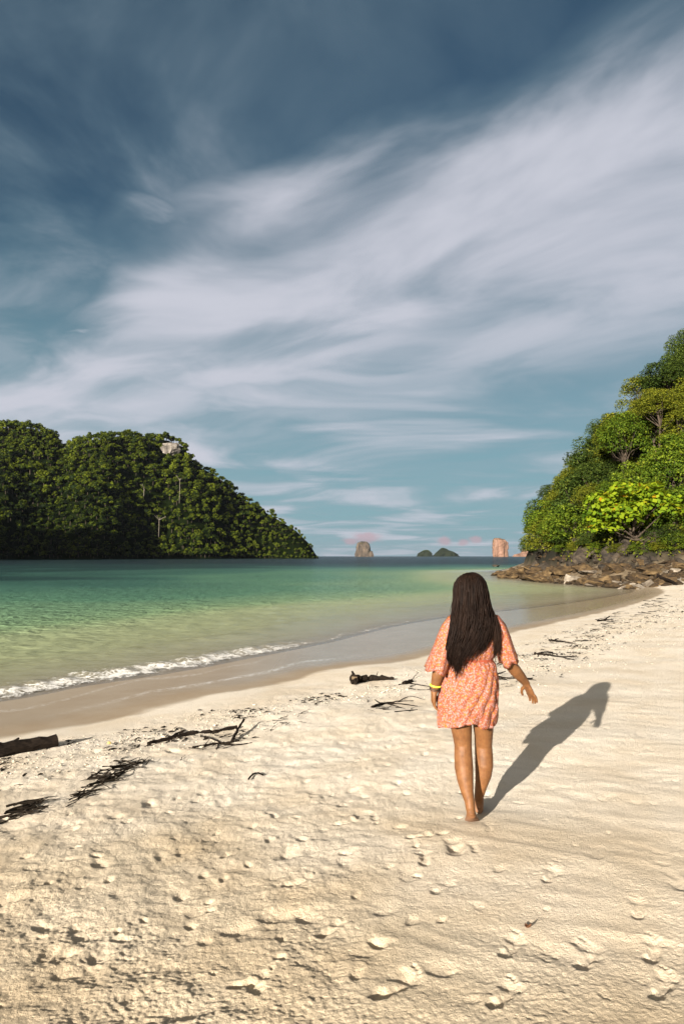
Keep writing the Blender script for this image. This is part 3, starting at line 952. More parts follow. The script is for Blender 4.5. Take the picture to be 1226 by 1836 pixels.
# ------------------------------------------------------------------ left island
ISK = [(-700, 860), (-420, 800), (-160, 765), (-60, 750), (0, 753), (50, 754), (90, 768), (112, 796), (132, 786), (160, 776), (220, 768), (270, 776), (300, 778), (328, 790), (345, 820), (380, 838), (400, 852),
       (430, 880), (470, 905), (500, 922), (530, 940), (555, 964), (572, 992)]
IU = np.array([(p[0] - 613) / 1224 for p in ISK]); IP = np.array([p[1] for p in ISK])


def isl_front(u):
    return 470 + 150 * sst(u, -.45, -.03) + 12 * np.sin(u * 40)


def island_pt(u, b):
    """u: bearing, b: 0 at the near shore, 1 at the crest, 2 at the far shore"""
    py = np.interp(u, IU, IP)
    Yf = isl_front(u)
    crest = np.clip((1000 - py) / 1224 * Yf, 1, None)
    dep = 26 + crest * 1.45
    Y = Yf + dep * b
    H = np.maximum(((998 - py) / 1224) * (Yf + dep) - 4.6, 0.5)
    f = np.where(b < 1, 1 - (1 - np.clip(b, 0, 1)) ** 1.45, 1 - .9 * (np.clip(b, 1, 2) - 1) ** 1.5)
    X = u * Y
    # gullies and spurs
    gul = np.exp(-((u - (-.405 + .13 * (1 - b))) / .035) ** 2) * .26 + np.exp(-((u - (-.20 + .04 * (1 - b))) / .022) ** 2) * .16
    edge = np.clip(1 - b, 0, 1) * np.clip(b * 4, 0, 1)
    rel = 1 - gul * edge * 1.25 + .22 * fbm(u * 22, b * 2.0, 14, 3) * edge
    Z = SEA - 1.0 + H * f * np.clip(rel, .1, 1.3) + 1.0
    return X, Y, Z


def build_island():
    us = np.linspace(-1.05, -.034, 220); bs = np.linspace(-.03, 2.0, 60)
    U, B = np.meshgrid(us, bs)
    X, Y, Z = island_pt(U.ravel(), B.ravel())
    Z = np.where(B.ravel() < 0, SEA - 2, Z)
    me = mesh_np('island_hill', np.stack([X, Y, Z], 1), grid_quads(60, 220), None, (M_SOIL,))
    link('island_hill', me, kind='structure', label='steep forested hill of the island across the bay', cat='hill')


build_island()


def shade_hill():
    """unseen hill added on the left, towards the sun, to shade the island"""
    n = 90
    a, b = np.meshgrid(np.linspace(-1, 1, n), np.linspace(-1, 1, 60))
    a = a.ravel(); b = b.ravel()
    x = -345 + 150 * a; y = 285 + 75 * b
    h = 92 * np.clip(1 - np.abs(b) ** 1.8, 0, 1) * np.clip(1 - np.abs(a) ** 2.6, 0, 1) ** .8 * (1 + .22 * fbm(a * 3, b * 2, 55, 3))
    z = SEA - 2 + h + 5 * fbm(x * .09, y * .09, 56, 3) * np.clip(h / 10, 0, 1)
    link('shade_hill', mesh_np('shade_hill', np.stack([x, y, z], 1), grid_quads(60, n), None, (M_FARGREEN,)), kind='structure', label='unseen hill added on the left to shade the island', cat='hill')


shade_hill()  # added out of view to cast shade on the island


def far_crown(rng, kind):
    mb = MB()
    R3 = [(4.6, 4.6, 3.6), (3.6, 3.6, 4.4), (5.4, 5.4, 3.0), (3.0, 3.0, 3.2), (4.2, 4.2, 5.2)][kind]
    C, r = clumps(rng, R3, 14, .35, .32, .52)
    V, Q, T = leaf_cloud(rng, C, r, 9.5, 1.2, .4, .75)
    v, f = ICO1
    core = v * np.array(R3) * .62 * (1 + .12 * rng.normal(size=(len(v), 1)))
    h = 5.0
    off = np.array([0, 0, h])
    mt = MB(); mt.tube([(0, 0, -2.5), (.2, 0, h)], [.35, .22], 5, False)
    verts = np.concatenate([V + off, core + off, mt.v[0]])
    q = np.concatenate([Q, mt.q[0] + len(V) + len(core)])
    tr = f + len(V)
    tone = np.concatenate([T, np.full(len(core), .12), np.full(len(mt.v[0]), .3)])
    midx = np.concatenate([np.zeros(len(Q)), np.ones(len(mt.q[0])), np.zeros(len(tr))])
    return verts, q, tr, tone, midx


def island_forest():
    rng = np.random.default_rng(31)
    protos = [far_crown(rng, k % 5) for k in range(8)]
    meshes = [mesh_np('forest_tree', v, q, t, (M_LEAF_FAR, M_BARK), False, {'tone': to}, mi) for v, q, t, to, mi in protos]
    us = []; bs = []
    spots = []
    # jittered rows up the slope
    for u in np.arange(-.56, -.036, .0070):
        H = np.interp(u, IU, IP); n = max(2, int((1000 - H) / 1224 * isl_front(u) * 1.35 / 4.6))
        for j in range(n + 2):
            b = (j + rng.random() * .9) / n
            if b > 1.04: continue
            spots.append((u + rng.normal() * .003, max(b, .02)))
    for u in np.arange(-.60, -.0345, .0058):
        spots.append((u + rng.normal() * .001, rng.uniform(0, .02)))
    U = np.array([s[0] for s in spots]); B = np.array([s[1] for s in spots])
    U = np.minimum(U, -.0345)
    X, Y, Z = island_pt(U, B)
    Hh = np.interp(U, IU, IP)
    # keep clear of the pale cliff
    px = U * 1224 + 613; py = 998 - (Z - CAM_H) / Y * 1224
    clear = ~((np.abs(px - 308) < 22) & (py > 792) & (py < 826) & (B < 1.0))
    X, Y, Z, U, B, px, py = [a[clear] for a in (X, Y, Z, U, B, px, py)]
    cu = (np.array([286, 296, 305, 314, 323, 330, 291, 309, 319]) - 613) / 1224.; cb = np.array([.93, .95, .96, .95, .93, .9, 1.02, 1.03, 1.02])
    eX, eY, eZ = island_pt(cu, cb)
    X = np.append(X, eX); Y = np.append(Y, eY); Z = np.append(Z, eZ + 2.0); U = np.append(U, cu); B = np.append(B, cb)
    px = U * 1224 + 613; py = 998 - (Z - CAM_H) / Y * 1224
    inview = (px > -6)
    order = np.argsort(np.where(inview, Y, 1e6))
    sel = set(order[:300].tolist())
    labs = ['broad crowned forest tree', 'narrow crowned forest tree', 'flat crowned forest tree', 'small rounded forest tree', 'tall domed forest tree']

    def where(i):
        a = 'at the water edge' if B[i] < .04 else ('low on the slope' if B[i] < .25 else 'on the upper slope')
        p = px[i]
        b = 'left end' if p < 110 else ('shaded gully' if p < 230 else ('foot of the cliff' if p < 340 else ('right flank' if p < 460 else 'right tip')))
        return a + ', ' + b + ' of the left island'
    stuff_v = []; stuff_q = []; stuff_t = []; stuff_to = []; stuff_m = []; nv = 0
    mq = []; mtr = []
    for i in range(len(X)):
        k = rng.integers(8); s = rng.uniform(.36, .95) * (1.45 if rng.random() < .10 else 1.0) * (.8 if B[i] < .021 else 1.0) * float(np.interp(px[i], [400, 572], [1.0, .42])); a = rng.uniform(0, 6.28); sz = s * rng.uniform(.85, 1.15)
        if i in sel:
            o = link('forest_tree', meshes[k], None, labs[k % 5] + ' ' + where(i), 'tree', 'trees covering the left island')
            o.location = (X[i], Y[i], Z[i]); o.rotation_euler.z = a; o.scale = (s, s, sz)
        elif px[i] > -70:
            v, q, t, to, mi = protos[k]
            c, sn = math.cos(a), math.sin(a)
            vv = np.stack([(v[:, 0] * c - v[:, 1] * sn) * s + X[i], (v[:, 0] * sn + v[:, 1] * c) * s + Y[i], v[:, 2] * sz + Z[i]], 1)
            stuff_v.append(vv); stuff_q.append(q + nv); stuff_t.append(t + nv)
            stuff_to.append(np.clip(to + rng.normal() * .13, 0, 1)); mq.append(mi[:len(q)]); mtr.append(mi[len(q):]); nv += len(v)
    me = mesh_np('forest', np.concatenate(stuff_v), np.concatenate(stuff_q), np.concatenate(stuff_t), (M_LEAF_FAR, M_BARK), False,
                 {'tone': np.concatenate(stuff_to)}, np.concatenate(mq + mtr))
    link('forest', me, kind='stuff', label='dense dark forest behind the nearer trees of the left island', cat='forest')
    print('island trees', len(X))


island_forest()


def summit_cliff():
    rg = np.random.default_rng(8)
    p = bearing(306, 806, Y=560)
    v = ICO3[0].copy()
    for _ in range(16):
        d = rg.normal(size=3); d /= np.linalg.norm(d)
        v = v - np.clip(v @ d - rg.uniform(.55, .85), 0, None)[:, None] * d * .9
    v = v * np.array((11.0, 7.5, 11.0)) * (1 + .05 * rg.normal(size=(len(v), 1)))
    me = mesh_np('cliff', v, None, ICO3[1], (M_CLIFF,), False)
    o = link('cliff', me, None, 'pale limestone cliff face near the summit of the left island', 'cliff')
    o.location = (p.x, isl_front(np.array(-.25)) + 135, p.z)
    # bring it to the visible face of the crest
    uu = np.array([p.x / p.y]); bb = np.linspace(.5, 1.0, 60)
    X, Y, Z = island_pt(np.full(60, uu[0]), bb)
    ang = 998 - (Z - CAM_H) / Y * 1224
    j = int(np.argmin(np.abs(ang - 812)))
    o.location = (X[j], Y[j] - 1.5, CAM_H + (998 - 808) / 1224 * Y[j])


summit_cliff()


def pale_trunk(px, py0, py1, Y, lab, seed):
    a = bearing(px, py1, Y=Y); b = bearing(px + 1, py0, Y=Y)
    rg = np.random.default_rng(seed)
    root = bpy.data.objects.new('emergent_tree', None); COL.objects.link(root)
    root['label'] = lab; root['category'] = 'tree'; root['group'] = 'pale trunked trees on the left island'
    root.location = a
    mb = MB(); h = b.z - a.z
    mb.tube([(0, 0, -6), (.2, 0, h * .5), (.1, 0, h)], [.24, .19, .13], 6)
    for k in range(4):
        e = rg.normal(size=3) * np.array([2.2, 2.2, .8]); mb.tube([(.1, 0, h * .9), (e[0], e[1], h + 2 + e[2])], [.25, .1], 5, False)
    link('trunk', mb.mesh('trunk', (M_PALEBARK,)), root)
    C, r = clumps(rg, (3.4, 3.4, 1.9), 12, .35, .4, .6)
    V, Q, T = leaf_cloud(rg, C + np.array([0, 0, h + 1.2]), r, 34, .85)
    link('crown', mesh_np('crown', V, Q, None, (M_LEAF_FAR,), False, {'tone': T}), root)


def slope_Y(px, py):
    u = (px - 613) / 1224; bb = np.linspace(0.02, 1, 200)
    X, Y, Z = island_pt(np.full(200, u), bb)
    j = int(np.argmin(np.abs(998 - (Z + 5 - CAM_H) / Y * 1224 - py)))
    return float(Y[j])


for q, (px, a, b, lab) in enumerate([(322, 858, 890, 'tall tree with a pale bare trunk below the cliff on the left island'),
                                     (285, 930, 950, 'pale trunked tree low in the middle of the left island'),
                                     (258, 872, 886, 'short pale trunked tree in mid slope of the left island')]):
    pale_trunk(px, a, b, slope_Y(px, b) - 9, lab, 60 + q)


# ------------------------------------------------------------------ sea stacks on the horizon
def stack(name, prof, Y, m, lab, seed, depth=.8, cap=None, rough=.10):
    """prof: list of (py, px left, px right) from the sea upwards"""
    rg = np.random.default_rng(seed)
    x0 = (prof[0][1] + prof[0][2]) / 2
    base = bearing(x0, 997, Y=Y)
    root = bpy.data.objects.new(name, None); COL.objects.link(root)
    root.location = (base.x, Y, SEA); root['label'] = lab; root['category'] = 'islet'
    k = Y / 1224
    seg = 36; rings = []
    zs = [p[0] for p in prof]
    lev = np.linspace(zs[0], zs[-1], 18)
    for py in lev:
        l = np.interp(-py, [-z for z in zs], [p[1] for p in prof]); r = np.interp(-py, [-z for z in zs], [p[2] for p in prof])
        a = np.arange(seg) * 2 * np.pi / seg
        cxp = ((l + r) / 2 - x0) * k; w = (r - l) / 2 * k
        kk = 1 + rough * fbm(np.cos(a) * 1.6 + 7 * seed, np.sin(a) * 1.6 + py * .02, seed, 3) * 1.6 + .03 * rg.normal(size=seg)
        q = np.abs(np.cos(a)) ** .7 * np.sign(np.cos(a)); s = np.abs(np.sin(a)) ** .7 * np.sign(np.sin(a))
        rings.append(np.stack([cxp + w * q * kk, w * depth * s * kk, np.full(seg, (997.5 - py) * k - (6 if py == lev[0] else 0))], 1))
    top = rings[-1].mean(0) + np.array([0, 0, k * .8])
    V = np.concatenate(rings + [top[None]])
    q = [(i * seg + j, i * seg + (j + 1) % seg, (i + 1) * seg + (j + 1) % seg, (i + 1) * seg + j) for i in range(17) for j in range(seg)]
    t = [(17 * seg + j, 17 * seg + (j + 1) % seg, 18 * seg) for j in range(seg)]
    link('rock_body', mesh_np('rock_body', V, q, t, (m,), False), root)
    # scrub on the top and ledges
    C = []
    for i in range(cap or 0):
        j = rg.integers(seg); lv = 17 - int(abs(rg.normal()) * 1.6); lv = max(lv, 5)
        p = rings[lv][j] * (1 - .8 * rg.random() * (lv == 17)) if lv == 17 else rings[lv][j]
        if lv == 17:
            f = rg.random() ** .5; p = rings[17].mean(0) * (1 - f) + rings[17][j] * f
        C.append(p)
    if cap:
        V, Q, T = leaf_cloud(rg, np.array(C), rg.uniform(.6, 1.5, len(C)) * k * .9, 7.0 / k ** 2 * 2, k * .9)
        link('scrub', mesh_np('scrub', V, Q, None, (M_LEAF_FAR,), False, {'tone': T}), root)
    return root


stack('sea_stack', [(998, 640, 663), (990, 641, 664), (980, 641, 663), (974, 642, 661), (971, 645, 658)], 2500, M_STACKGREY, 'solitary grey brown sea stack left of the dark islets', 3, .7, 40, .22)
stack('low_islet', [(998, 655, 670), (992, 659, 669), (988, 662, 667)], 2480, M_STACKGREY, 'low rocky shoulder at the right foot of the grey brown stack', 4, .8, 14)
stack('wooded_islet', [(998, 749, 774), (992, 751, 774), (989, 755, 772), (986.5, 761, 767)], 3300, M_FARGREEN, 'smaller of two dark wooded islets on the horizon', 5, .7, 90, .22)
stack('wooded_islet', [(998, 774, 822), (993, 780, 819), (989, 783, 813), (986, 787, 804), (983, 791, 797)], 3300, M_FARGREEN, 'larger of two dark wooded islets on the horizon', 6, .6, 160, .22)
stack('sea_stack', [(998, 884, 909), (990, 884, 908), (978, 884, 909), (972, 884, 909), (967, 885, 904), (964.5, 887, 897)], 2000, M_STACK, 'tall orange limestone sea stack with a green top', 7, .75, 46, .17)
stack('low_islet', [(998, 918, 955), (994, 919, 953), (991, 932, 951), (987, 935, 949), (983, 937, 945)], 2700, M_STACK, 'low broken orange islet right of the tall orange stack', 8, .6, 30, .25)
# ------------------------------------------------------------------ the walker
def m_skin():
    m, t, out = mat('skin')
    co = t.node('ShaderNodeTexCoord').outputs['Object']
    n = t.noise(co, 14, 4, .6)
    c = t.ramp(t.math('ADD', t.math('MULTIPLY', n, .6), t.math('MULTIPLY', t.noise(co, 55, 4, .6), .4)), [(0.35, (.105, .043, .015)), (0.5, (.145, .061, .021)), (0.65, (.175, .077, .028))])
    z = t.node('ShaderNodeSeparateXYZ', {}, i0=co).outputs[2]
    c = t.mix(t.sstep(z, .10, .03), c, (.20, .105, .06))
    p = t.node('ShaderNodeBsdfPrincipled', {}, Base_Color=c, Roughness=.58, Specular_IOR_Level=.26)
    p.inputs['Subsurface Weight'].default_value = .12
    p.inputs['Subsurface Radius'].default_value = (.012, .005, .003)
    p.inputs['Subsurface Scale'].default_value = .5
    t.l.new(p.outputs[0], out.inputs[0])
    return m


def m_dress():
    m, t, out = mat('floral_cotton')
    co = t.node('ShaderNodeTexCoord').outputs['Object']
    w = t.node('ShaderNodeVectorMath', {'operation': 'ADD'}, i0=co, i1=t.scalevec(t.noise(co, 40, 2, .5, 0, 1), (.012, .012, .012))).outputs[0]
    v1 = t.node('ShaderNodeTexVoronoi', {'feature': 'F1'}, Vector=w, Scale=104.0)
    v2 = t.node('ShaderNodeTexVoronoi', {'feature': 'F1'}, Vector=w, Scale=64.0)
    rnd = t.node('ShaderNodeSeparateColor', {}, i0=v1.outputs['Color']).outputs[0]
    rnd2 = t.node('ShaderNodeSeparateColor', {}, i0=v2.outputs['Color']).outputs[1]
    base = (.25, .068, .034)
    petal = t.ramp(rnd, [(0.0, (.30, .15, .13)), (0.5, (.33, .20, .18)), (0.66, (.29, .082, .03)), (0.80, (.31, .135, .035)), (1.0, (.28, .13, .13))])
    f = t.sstep(v1.outputs['Distance'], .60, .44)
    c = t.mix(f, base, petal)
    big = t.math('MULTIPLY', t.sstep(v2.outputs['Distance'], .42, .34), t.sstep(rnd2, .68, .72))
    c = t.mix(big, c, (.40, .145, .022))
    ctr = t.sstep(v1.outputs['Distance'], .16, .10)
    c = t.mix(ctr, c, (.26, .06, .03))
    n = t.noise(co, 400, 2, .5)
    b = t.node('ShaderNodeBump', {}, Strength=.25, Distance=.002, Height=n)
    p = t.node('ShaderNodeBsdfPrincipled', {}, Base_Color=c, Roughness=.8, Specular_IOR_Level=.2, Normal=b.outputs[0])
    tl = t.node('ShaderNodeBsdfTranslucent', {}, Color=c)
    mx = t.node('ShaderNodeMixShader', {}, i0=.12, i1=p.outputs[0], i2=tl.outputs[0])
    t.l.new(mx.outputs[0], out.inputs[0])
    return m


def m_flat(name, c, rough=.5, spec=.5):
    m, t, out = mat(name)
    co = t.node('ShaderNodeTexCoord').outputs['Object']
    n = t.noise(co, 120, 2, .5)
    cc = t.mix(n, tuple(x * .85 for x in c), tuple(min(1, x * 1.1) for x in c))
    p = t.node('ShaderNodeBsdfPrincipled', {}, Base_Color=cc, Roughness=rough, Specular_IOR_Level=spec)
    t.l.new(p.outputs[0], out.inputs[0])
    return m


def build_person():
    PX, PY = 0.834, 4.463
    PZ = gz(PX + .03, PY + .12) - .004
    M_SKIN = m_skin(); M_DRESS = m_dress()
    M_HAIR = m_simple('dark_brown_hair', (.0045, .0022, .0014), (.015, .0072, .0042), 30, .6, 0, (1, 1, .1), spec=.07)
    mb = MB()
    S = 20
    # torso
    mb.tube([(.012, .12, .70), (.012, .12, .76), (.010, .105, .83), (.010, .105, .89), (.018, .12, .96), (.028, .13, 1.03), (.034, .13, 1.11), (.040, .125, 1.20), (.044, .12, 1.265), (.044, .12, 1.305), (.042, .125, 1.335), (.038, .13, 1.36)],
            [(.10, .07), (.155, .105), (.172, .128), (.168, .125), (.145, .105), (.128, .090), (.132, .092), (.148, .098), (.155, .092), (.145, .080), (.10, .065), (.055, .055)], 28)
    # neck and head (turned a little to the left)
    mb.tube([(.040, .125, 1.30), (.036, .13, 1.36), (.030, .14, 1.42), (.028, .145, 1.46)], [.062, .052, .050, .050], S)
    v, f = ICO3
    yaw = R(38)
    def headpt(p):
        p = np.asarray(p, float)
        return np.stack([p[..., 0] * math.cos(yaw) - p[..., 1] * math.sin(yaw) + .028, p[..., 0] * math.sin(yaw) + p[..., 1] * math.cos(yaw) + .13, p[..., 2] + 1.492], -1)
    hv = v * np.array([.074, .094, .108])
    hv[:, 0] *= np.where(hv[:, 2] < -.03, 1 - .30 * np.clip(-(hv[:, 2] + .03) / .08, 0, 1), 1)
    mb.add(headpt(hv), None, f)
    jv = v * np.array([.046, .048, .040]) + np.array([0, .048, -.082]); mb.add(headpt(jv), None, f)            # jaw and chin
    mb.tube(headpt(np.array([(0, .085, .025), (0, .104, -.012), (0, .108, -.025), (0, .090, -.034)])), [.008, .011, .013, .008], 8)  # nose
    mb.tube(headpt(np.array([(-.022, .082, -.060), (0, .094, -.058), (.022, .082, -.060)])), [.004, .007, .004], 8, ref=(0, 0, 1))    # upper lip
    mb.tube(headpt(np.array([(-.020, .080, -.070), (0, .092, -.070), (.020, .080, -.070)])), [.004, .008, .004], 8, ref=(0, 0, 1))    # lower lip
    mb.tube(headpt(np.array([(-.045, .076, .022), (0, .091, .026), (.045, .076, .022)])), [.007, .008, .007], 8, ref=(0, 0, 1))       # brow
    for sx in (-1, 1):
        mb.add(headpt(v * np.array([.010, .018, .032]) + np.array([sx * .076, -.004, -.012])), None, f)                                # ears
        mb.add(headpt(v * np.array([.014, .010, .009]) + np.array([sx * .032, .080, .004])), None, f)                                  # eyes
    # left leg, trailing, heel raised
    mb.tube([(-.070, .12, .86), (-.066, .12, .76), (-.056, .115, .68), (-.050, .118, .60), (-.042, .124, .53), (-.038, .122, .47), (-.041, .102, .41), (-.043, .070, .345), (-.040, .046, .28), (-.032, .022, .21), (-.022, .002, .155), (-.020, -.014, .12), (-.016, -.018, .088)],
            [(.088, .098), (.086, .094), (.078, .084), (.071, .074), (.062, .066), (.057, .058), (.059, .058), (.061, .061), (.053, .054), (.041, .044), (.031, .036), (.030, .034), (.026, .028)], S)
    mb.tube([(-.018, -.040, .108), (-.016, -.028, .088), (-.012, .002, .062), (-.002, .040, .036), (.004, .066, .022), (.006, .078, .018)],
            [(.018, .020), (.030, .028), (.034, .025), (.042, .020), (.046, .016), (.040, .013)], S)
    for k in range(5):                                                               # toes
        x = .042 - .019 * k
        mb.tube([(x, .068, .017), (x + .001, .090 - .004 * k, .014), (x + .002, .106 - .006 * k, .010)], [.011 - .0008 * k, .010 - .0008 * k, .009 - .0008 * k], 8)
    # right leg, in front and flat
    mb.tube([(.092, .13, .86), (.094, .135, .76), (.098, .145, .68), (.104, .160, .60), (.110, .185, .52), (.112, .205, .45), (.113, .195, .385), (.112, .188, .325), (.106, .190, .26), (.092, .198, .19), (.080, .208, .12), (.079, .214, .085), (.079, .216, .05)],
            [(.088, .098), (.085, .094), (.077, .084), (.069, .074), (.061, .064), (.058, .058), (.060, .060), (.060, .063), (.053, .057), (.040, .044), (.031, .036), (.031, .037), (.030, .036)], S)
    mb.tube([(.078, .192, .030), (.078, .210, .034), (.080, .250, .040), (.084, .310, .034), (.088, .365, .022), (.089, .385, .018)],
            [(.024, .024), (.030, .032), (.031, .036), (.038, .030), (.044, .020), (.040, .016)], S)
    for k in range(5):
        x = .062 + .018 * k if True else 0
        mb.tube([(x, .370, .016), (x, .400 - .005 * k, .014), (x, .418 - .008 * k, .010)], [.012 - .001 * k, .011 - .001 * k, .009 - .0008 * k], 8)
    # arms
    aL = [(-.085, .118, 1.292), (-.118, .112, 1.25), (-.142, .098, 1.17), (-.166, .085, 1.08), (-.188, .078, 1.005), (-.204, .082, .945), (-.216, .090, .89), (-.224, .096, .852), (-.226, .100, .828)]
    mb.tube(aL, [.052, .052, .046, .042, .039, .040, .034, (.027, .022), (.027, .020)], S)
    aR = [(.155, .118, 1.292), (.190, .115, 1.25), (.218, .112, 1.17), (.248, .118, 1.08), (.276, .130, 1.008), (.325, .165, .952), (.370, .198, .905), (.404, .226, .866), (.418, .238, .846)]
    mb.tube(aR, [.052, .052, .046, .042, .039, .040, .034, (.027, .022), (.026, .020)], S)
    # left hand, half closed beside the thigh: palm and five fingers
    mb.tube([(-.226, .100, .835), (-.230, .106, .80), (-.230, .112, .765), (-.228, .116, .752)], [(.024, .022), (.018, .036), (.018, .040), (.014, .036)], 14)
    for k, (dy, l) in enumerate([(-.030, .9), (-.010, 1.0), (.010, .97), (.029, .8)]):
        y0 = .114 + dy
        mb.tube([(-.228, y0, .760), (-.226, y0 + .004, .732), (-.212, y0 + .006, .732 - .020 * l), (-.192, y0 + .004, .722 - .016 * l), (-.182, y0, .728 - .010 * l)], [.0095, .009, .0088, .008, .0068], 8)
    mb.tube([(-.222, .138, .805), (-.208, .158, .780), (-.198, .160, .756), (-.190, .152, .738)], [.013, .011, .010, .008], 8)
    # right hand, open and relaxed
    d = np.array([.030, .022, -.062]); d /= np.linalg.norm(d)
    side = np.array([-.45, .86, .10]); side -= (side @ d) * d; side /= np.linalg.norm(side)
    back = np.cross(d, side)
    o0 = np.array([.418, .238, .848])
    mb.tube([o0, o0 + d * .03, o0 + d * .065, o0 + d * .085], [(.024, .019), (.037, .016), (.041, .015), (.036, .012)], 14, ref=tuple(side))
    for k, (w, l) in enumerate([(.036, .072), (.012, .082), (-.012, .076), (-.035, .060)]):
        a = o0 + d * .078 + side * w
        e1 = a + d * l * .42 + back * .004; e2 = e1 + (d - np.array([.12, 0, 0])) * l * .36; e3 = e2 + (d - np.array([.28, 0, 0])) * l * .32
        mb.tube([a, e1, e2, e3], [.0095, .009, .0082, .0068], 8)
    a = o0 + d * .022 + side * .028
    mb.tube([a, a + d * .020 + np.array([-.024, .012, -.006]), a + d * .045 + np.array([-.034, .016, -.010]), a + d * .068 + np.array([-.034, .014, -.012])], [.014, .012, .010, .008], 8)
    tmp = bpy.data.objects.new('tmp_body', mb.mesh('tmp_body')); COL.objects.link(tmp)
    r = tmp.modifiers.new('r', 'REMESH'); r.mode = 'VOXEL'; r.voxel_size = .0044; r.use_smooth_shade = True
    sm = tmp.modifiers.new('s', 'SMOOTH'); sm.factor = .5; sm.iterations = 2
    bpy.context.view_layer.update()
    me = bpy.data.meshes.new_from_object(tmp.evaluated_get(bpy.context.evaluated_depsgraph_get()))
    me.name = 'person'
    bpy.data.objects.remove(tmp)
    me.materials.clear(); me.materials.append(M_SKIN)
    me.polygons.foreach_set('use_smooth', np.ones(len(me.polygons), bool))
    body = link('person', me, None, 'barefoot person with long dark hair in short orange floral dress walking away', 'person')
    body.location = (PX, PY, PZ)

    # ---------------- dress
    ds = MB()
    nphi = 132
    ph = np.arange(nphi) * 2 * np.pi / nphi                      # 0 = right, 3/2 pi = back (towards the viewer)
    def ring(z, cx_, cy_, rx, ry, fold, hang=0.0, tz=None):
        rr = 1 + fold
        zz = np.full(nphi, z) if tz is None else z + tz
        return np.stack([cx_ + rx * np.cos(ph) * rr, cy_ + ry * np.sin(ph) * rr, zz], 1)
    rings = []
    tors = [(1.338, .042, .125, .085, .064), (1.322, .043, .122, .128, .078), (1.300, .044, .120, .158, .090), (1.265, .044, .119, .168, .100), (1.20, .042, .122, .164, .108), (1.14, .037, .127, .156, .110), (1.085, .032, .13, .154, .110), (1.06, .030, .13, .152, .109), (1.043, .030, .13, .138, .098), (1.034, .030, .13, .134, .095)]
    for i, (z, cx_, cy_, rx, ry) in enumerate(tors):
        k = sst(np.array(1.3 - z), 0, .25)
        fold = .018 * k * np.sin(ph * 11 + 5 * z + 2 * np.sin(ph * 2)) + .012 * k * np.sin(ph * 23 + 9 * z)
        rings.append(ring(z, cx_, cy_, rx, ry, fold))
    n_sk = 40
    rg = np.random.default_rng(4)
    for i in range(n_sk):
        q = (i + .3) / (n_sk - .7)
        z = 1.028 - q * .405
        cxs = np.interp(q, [0, .3, .65, 1], [.030, .012, -.006, -.014]); cys = np.interp(q, [0, .4, 1], [.13, .105, .115])
        rx = np.interp(q, [0, .06, .25, .5, .72, 1], [.134, .156, .180, .196, .200, .194]); ry = np.interp(q, [0, .06, .3, .55, 1], [.095, .116, .146, .152, .148])
        # gathers below the elastic, then slanting drape folds
        g = np.exp(-q * 6)
        sl = ph - 1.55 * q
        fold = .030 * g * np.sin(ph * 26 + .6 * np.sin(ph * 5)) + .012 * g * np.sin(ph * 47)
        amp = .022 + .055 * q ** 1.1
        w = 1 - 2 * np.abs(np.sin(sl * 3.5 + .9 * np.sin(sl * 2 + 1))) ** .5
        fold = fold + amp * .55 * w + amp * .38 * np.sin(sl * 11 + 2.2 + .7 * np.sin(ph * 3)) + .006 * np.sin(sl * 23 + 8 * q)
        for ga, gs, gd in ((3.55, 1.3, .9), (3.95, 1.0, .7), (4.30, 1.35, 1.0), (4.62, 1.5, .8), (4.98, 1.7, 1.15), (5.35, 1.5, .9), (5.75, 1.2, .8), (2.6, 1.0, .9), (.5, 1.2, .9), (1.6, 1.1, 1.0)):
            dd = (ph - ga - gs * (.55 - q) * .55 + np.pi) % (2 * np.pi) - np.pi
            fold = fold - .075 * gd * min(1.0, .25 + q * 1.2) * np.exp(-(dd / .055) ** 2) + .04 * gd * q * np.exp(-((dd - .13) / .08) ** 2)
        tz = q ** 2 * (.016 * np.sin(ph * 3 + .9) + .007 * np.sin(ph * 7 + 1.0) - .012 * np.cos(ph - 4.2))
        # wind lifts the cloth between the legs at the back
        tz = tz + q ** 3 * .034 * np.exp(-((ph - 4.88) / .20) ** 2)
        rings.append(ring(z, cxs, cys, rx, ry, fold, tz=tz))
    V = np.concatenate(rings); nr = len(rings)
    q_ = [(i * nphi + j, (i + 1) * nphi + j, (i + 1) * nphi + (j + 1) % nphi, i * nphi + (j + 1) % nphi) for i in range(nr - 1) for j in range(nphi)]
    ds.add(V, q_)
    # half sleeves, flaring to the elbow
    def sleeve(path, rad, fl, ref):
        n = 44; P = [np.array(p, float) for p in path]; m = len(P); rs = []
        for i in range(m):
            T = P[min(i + 1, m - 1)] - P[max(i - 1, 0)]; T /= np.linalg.norm(T)
            X = np.array([1.0, 0, 0]); X = X - (X @ T) * T; X /= np.linalg.norm(X); Y = np.cross(T, X)
            a = np.arange(n) * 2 * np.pi / n; q = i / (m - 1)
            k = 1 + fl * q * (np.sin(a * 5 + 1.2 * q + ref) * .6 + .5 * np.sin(a * 9 + 2 * ref)) + .03 * np.sin(a * 7 + 6 * q)
            rs.append(P[i] + (np.cos(a) * rad[i][0] * k)[:, None] * X + (np.sin(a) * rad[i][1] * k)[:, None] * Y + np.array([0, 0, 1.0]) * (q ** 2 * .010 * np.sin(a * 4 + ref))[:, None])
        ds.add(np.concatenate(rs), [(i * n + j, i * n + (j + 1) % n, (i + 1) * n + (j + 1) % n, (i + 1) * n + j) for i in range(m - 1) for j in range(n)])
    sleeve([(-.035, .12, 1.305), (-.080, .117, 1.285), (-.112, .112, 1.235), (-.140, .102, 1.165), (-.168, .096, 1.09), (-.192, .092, 1.03), (-.206, .092, .99), (-.214, .092, .958)],
           [(.035, .07), (.055, .076), (.064, .078), (.068, .078), (.070, .080), (.072, .084), (.075, .088), (.077, .090)], .13, .4)
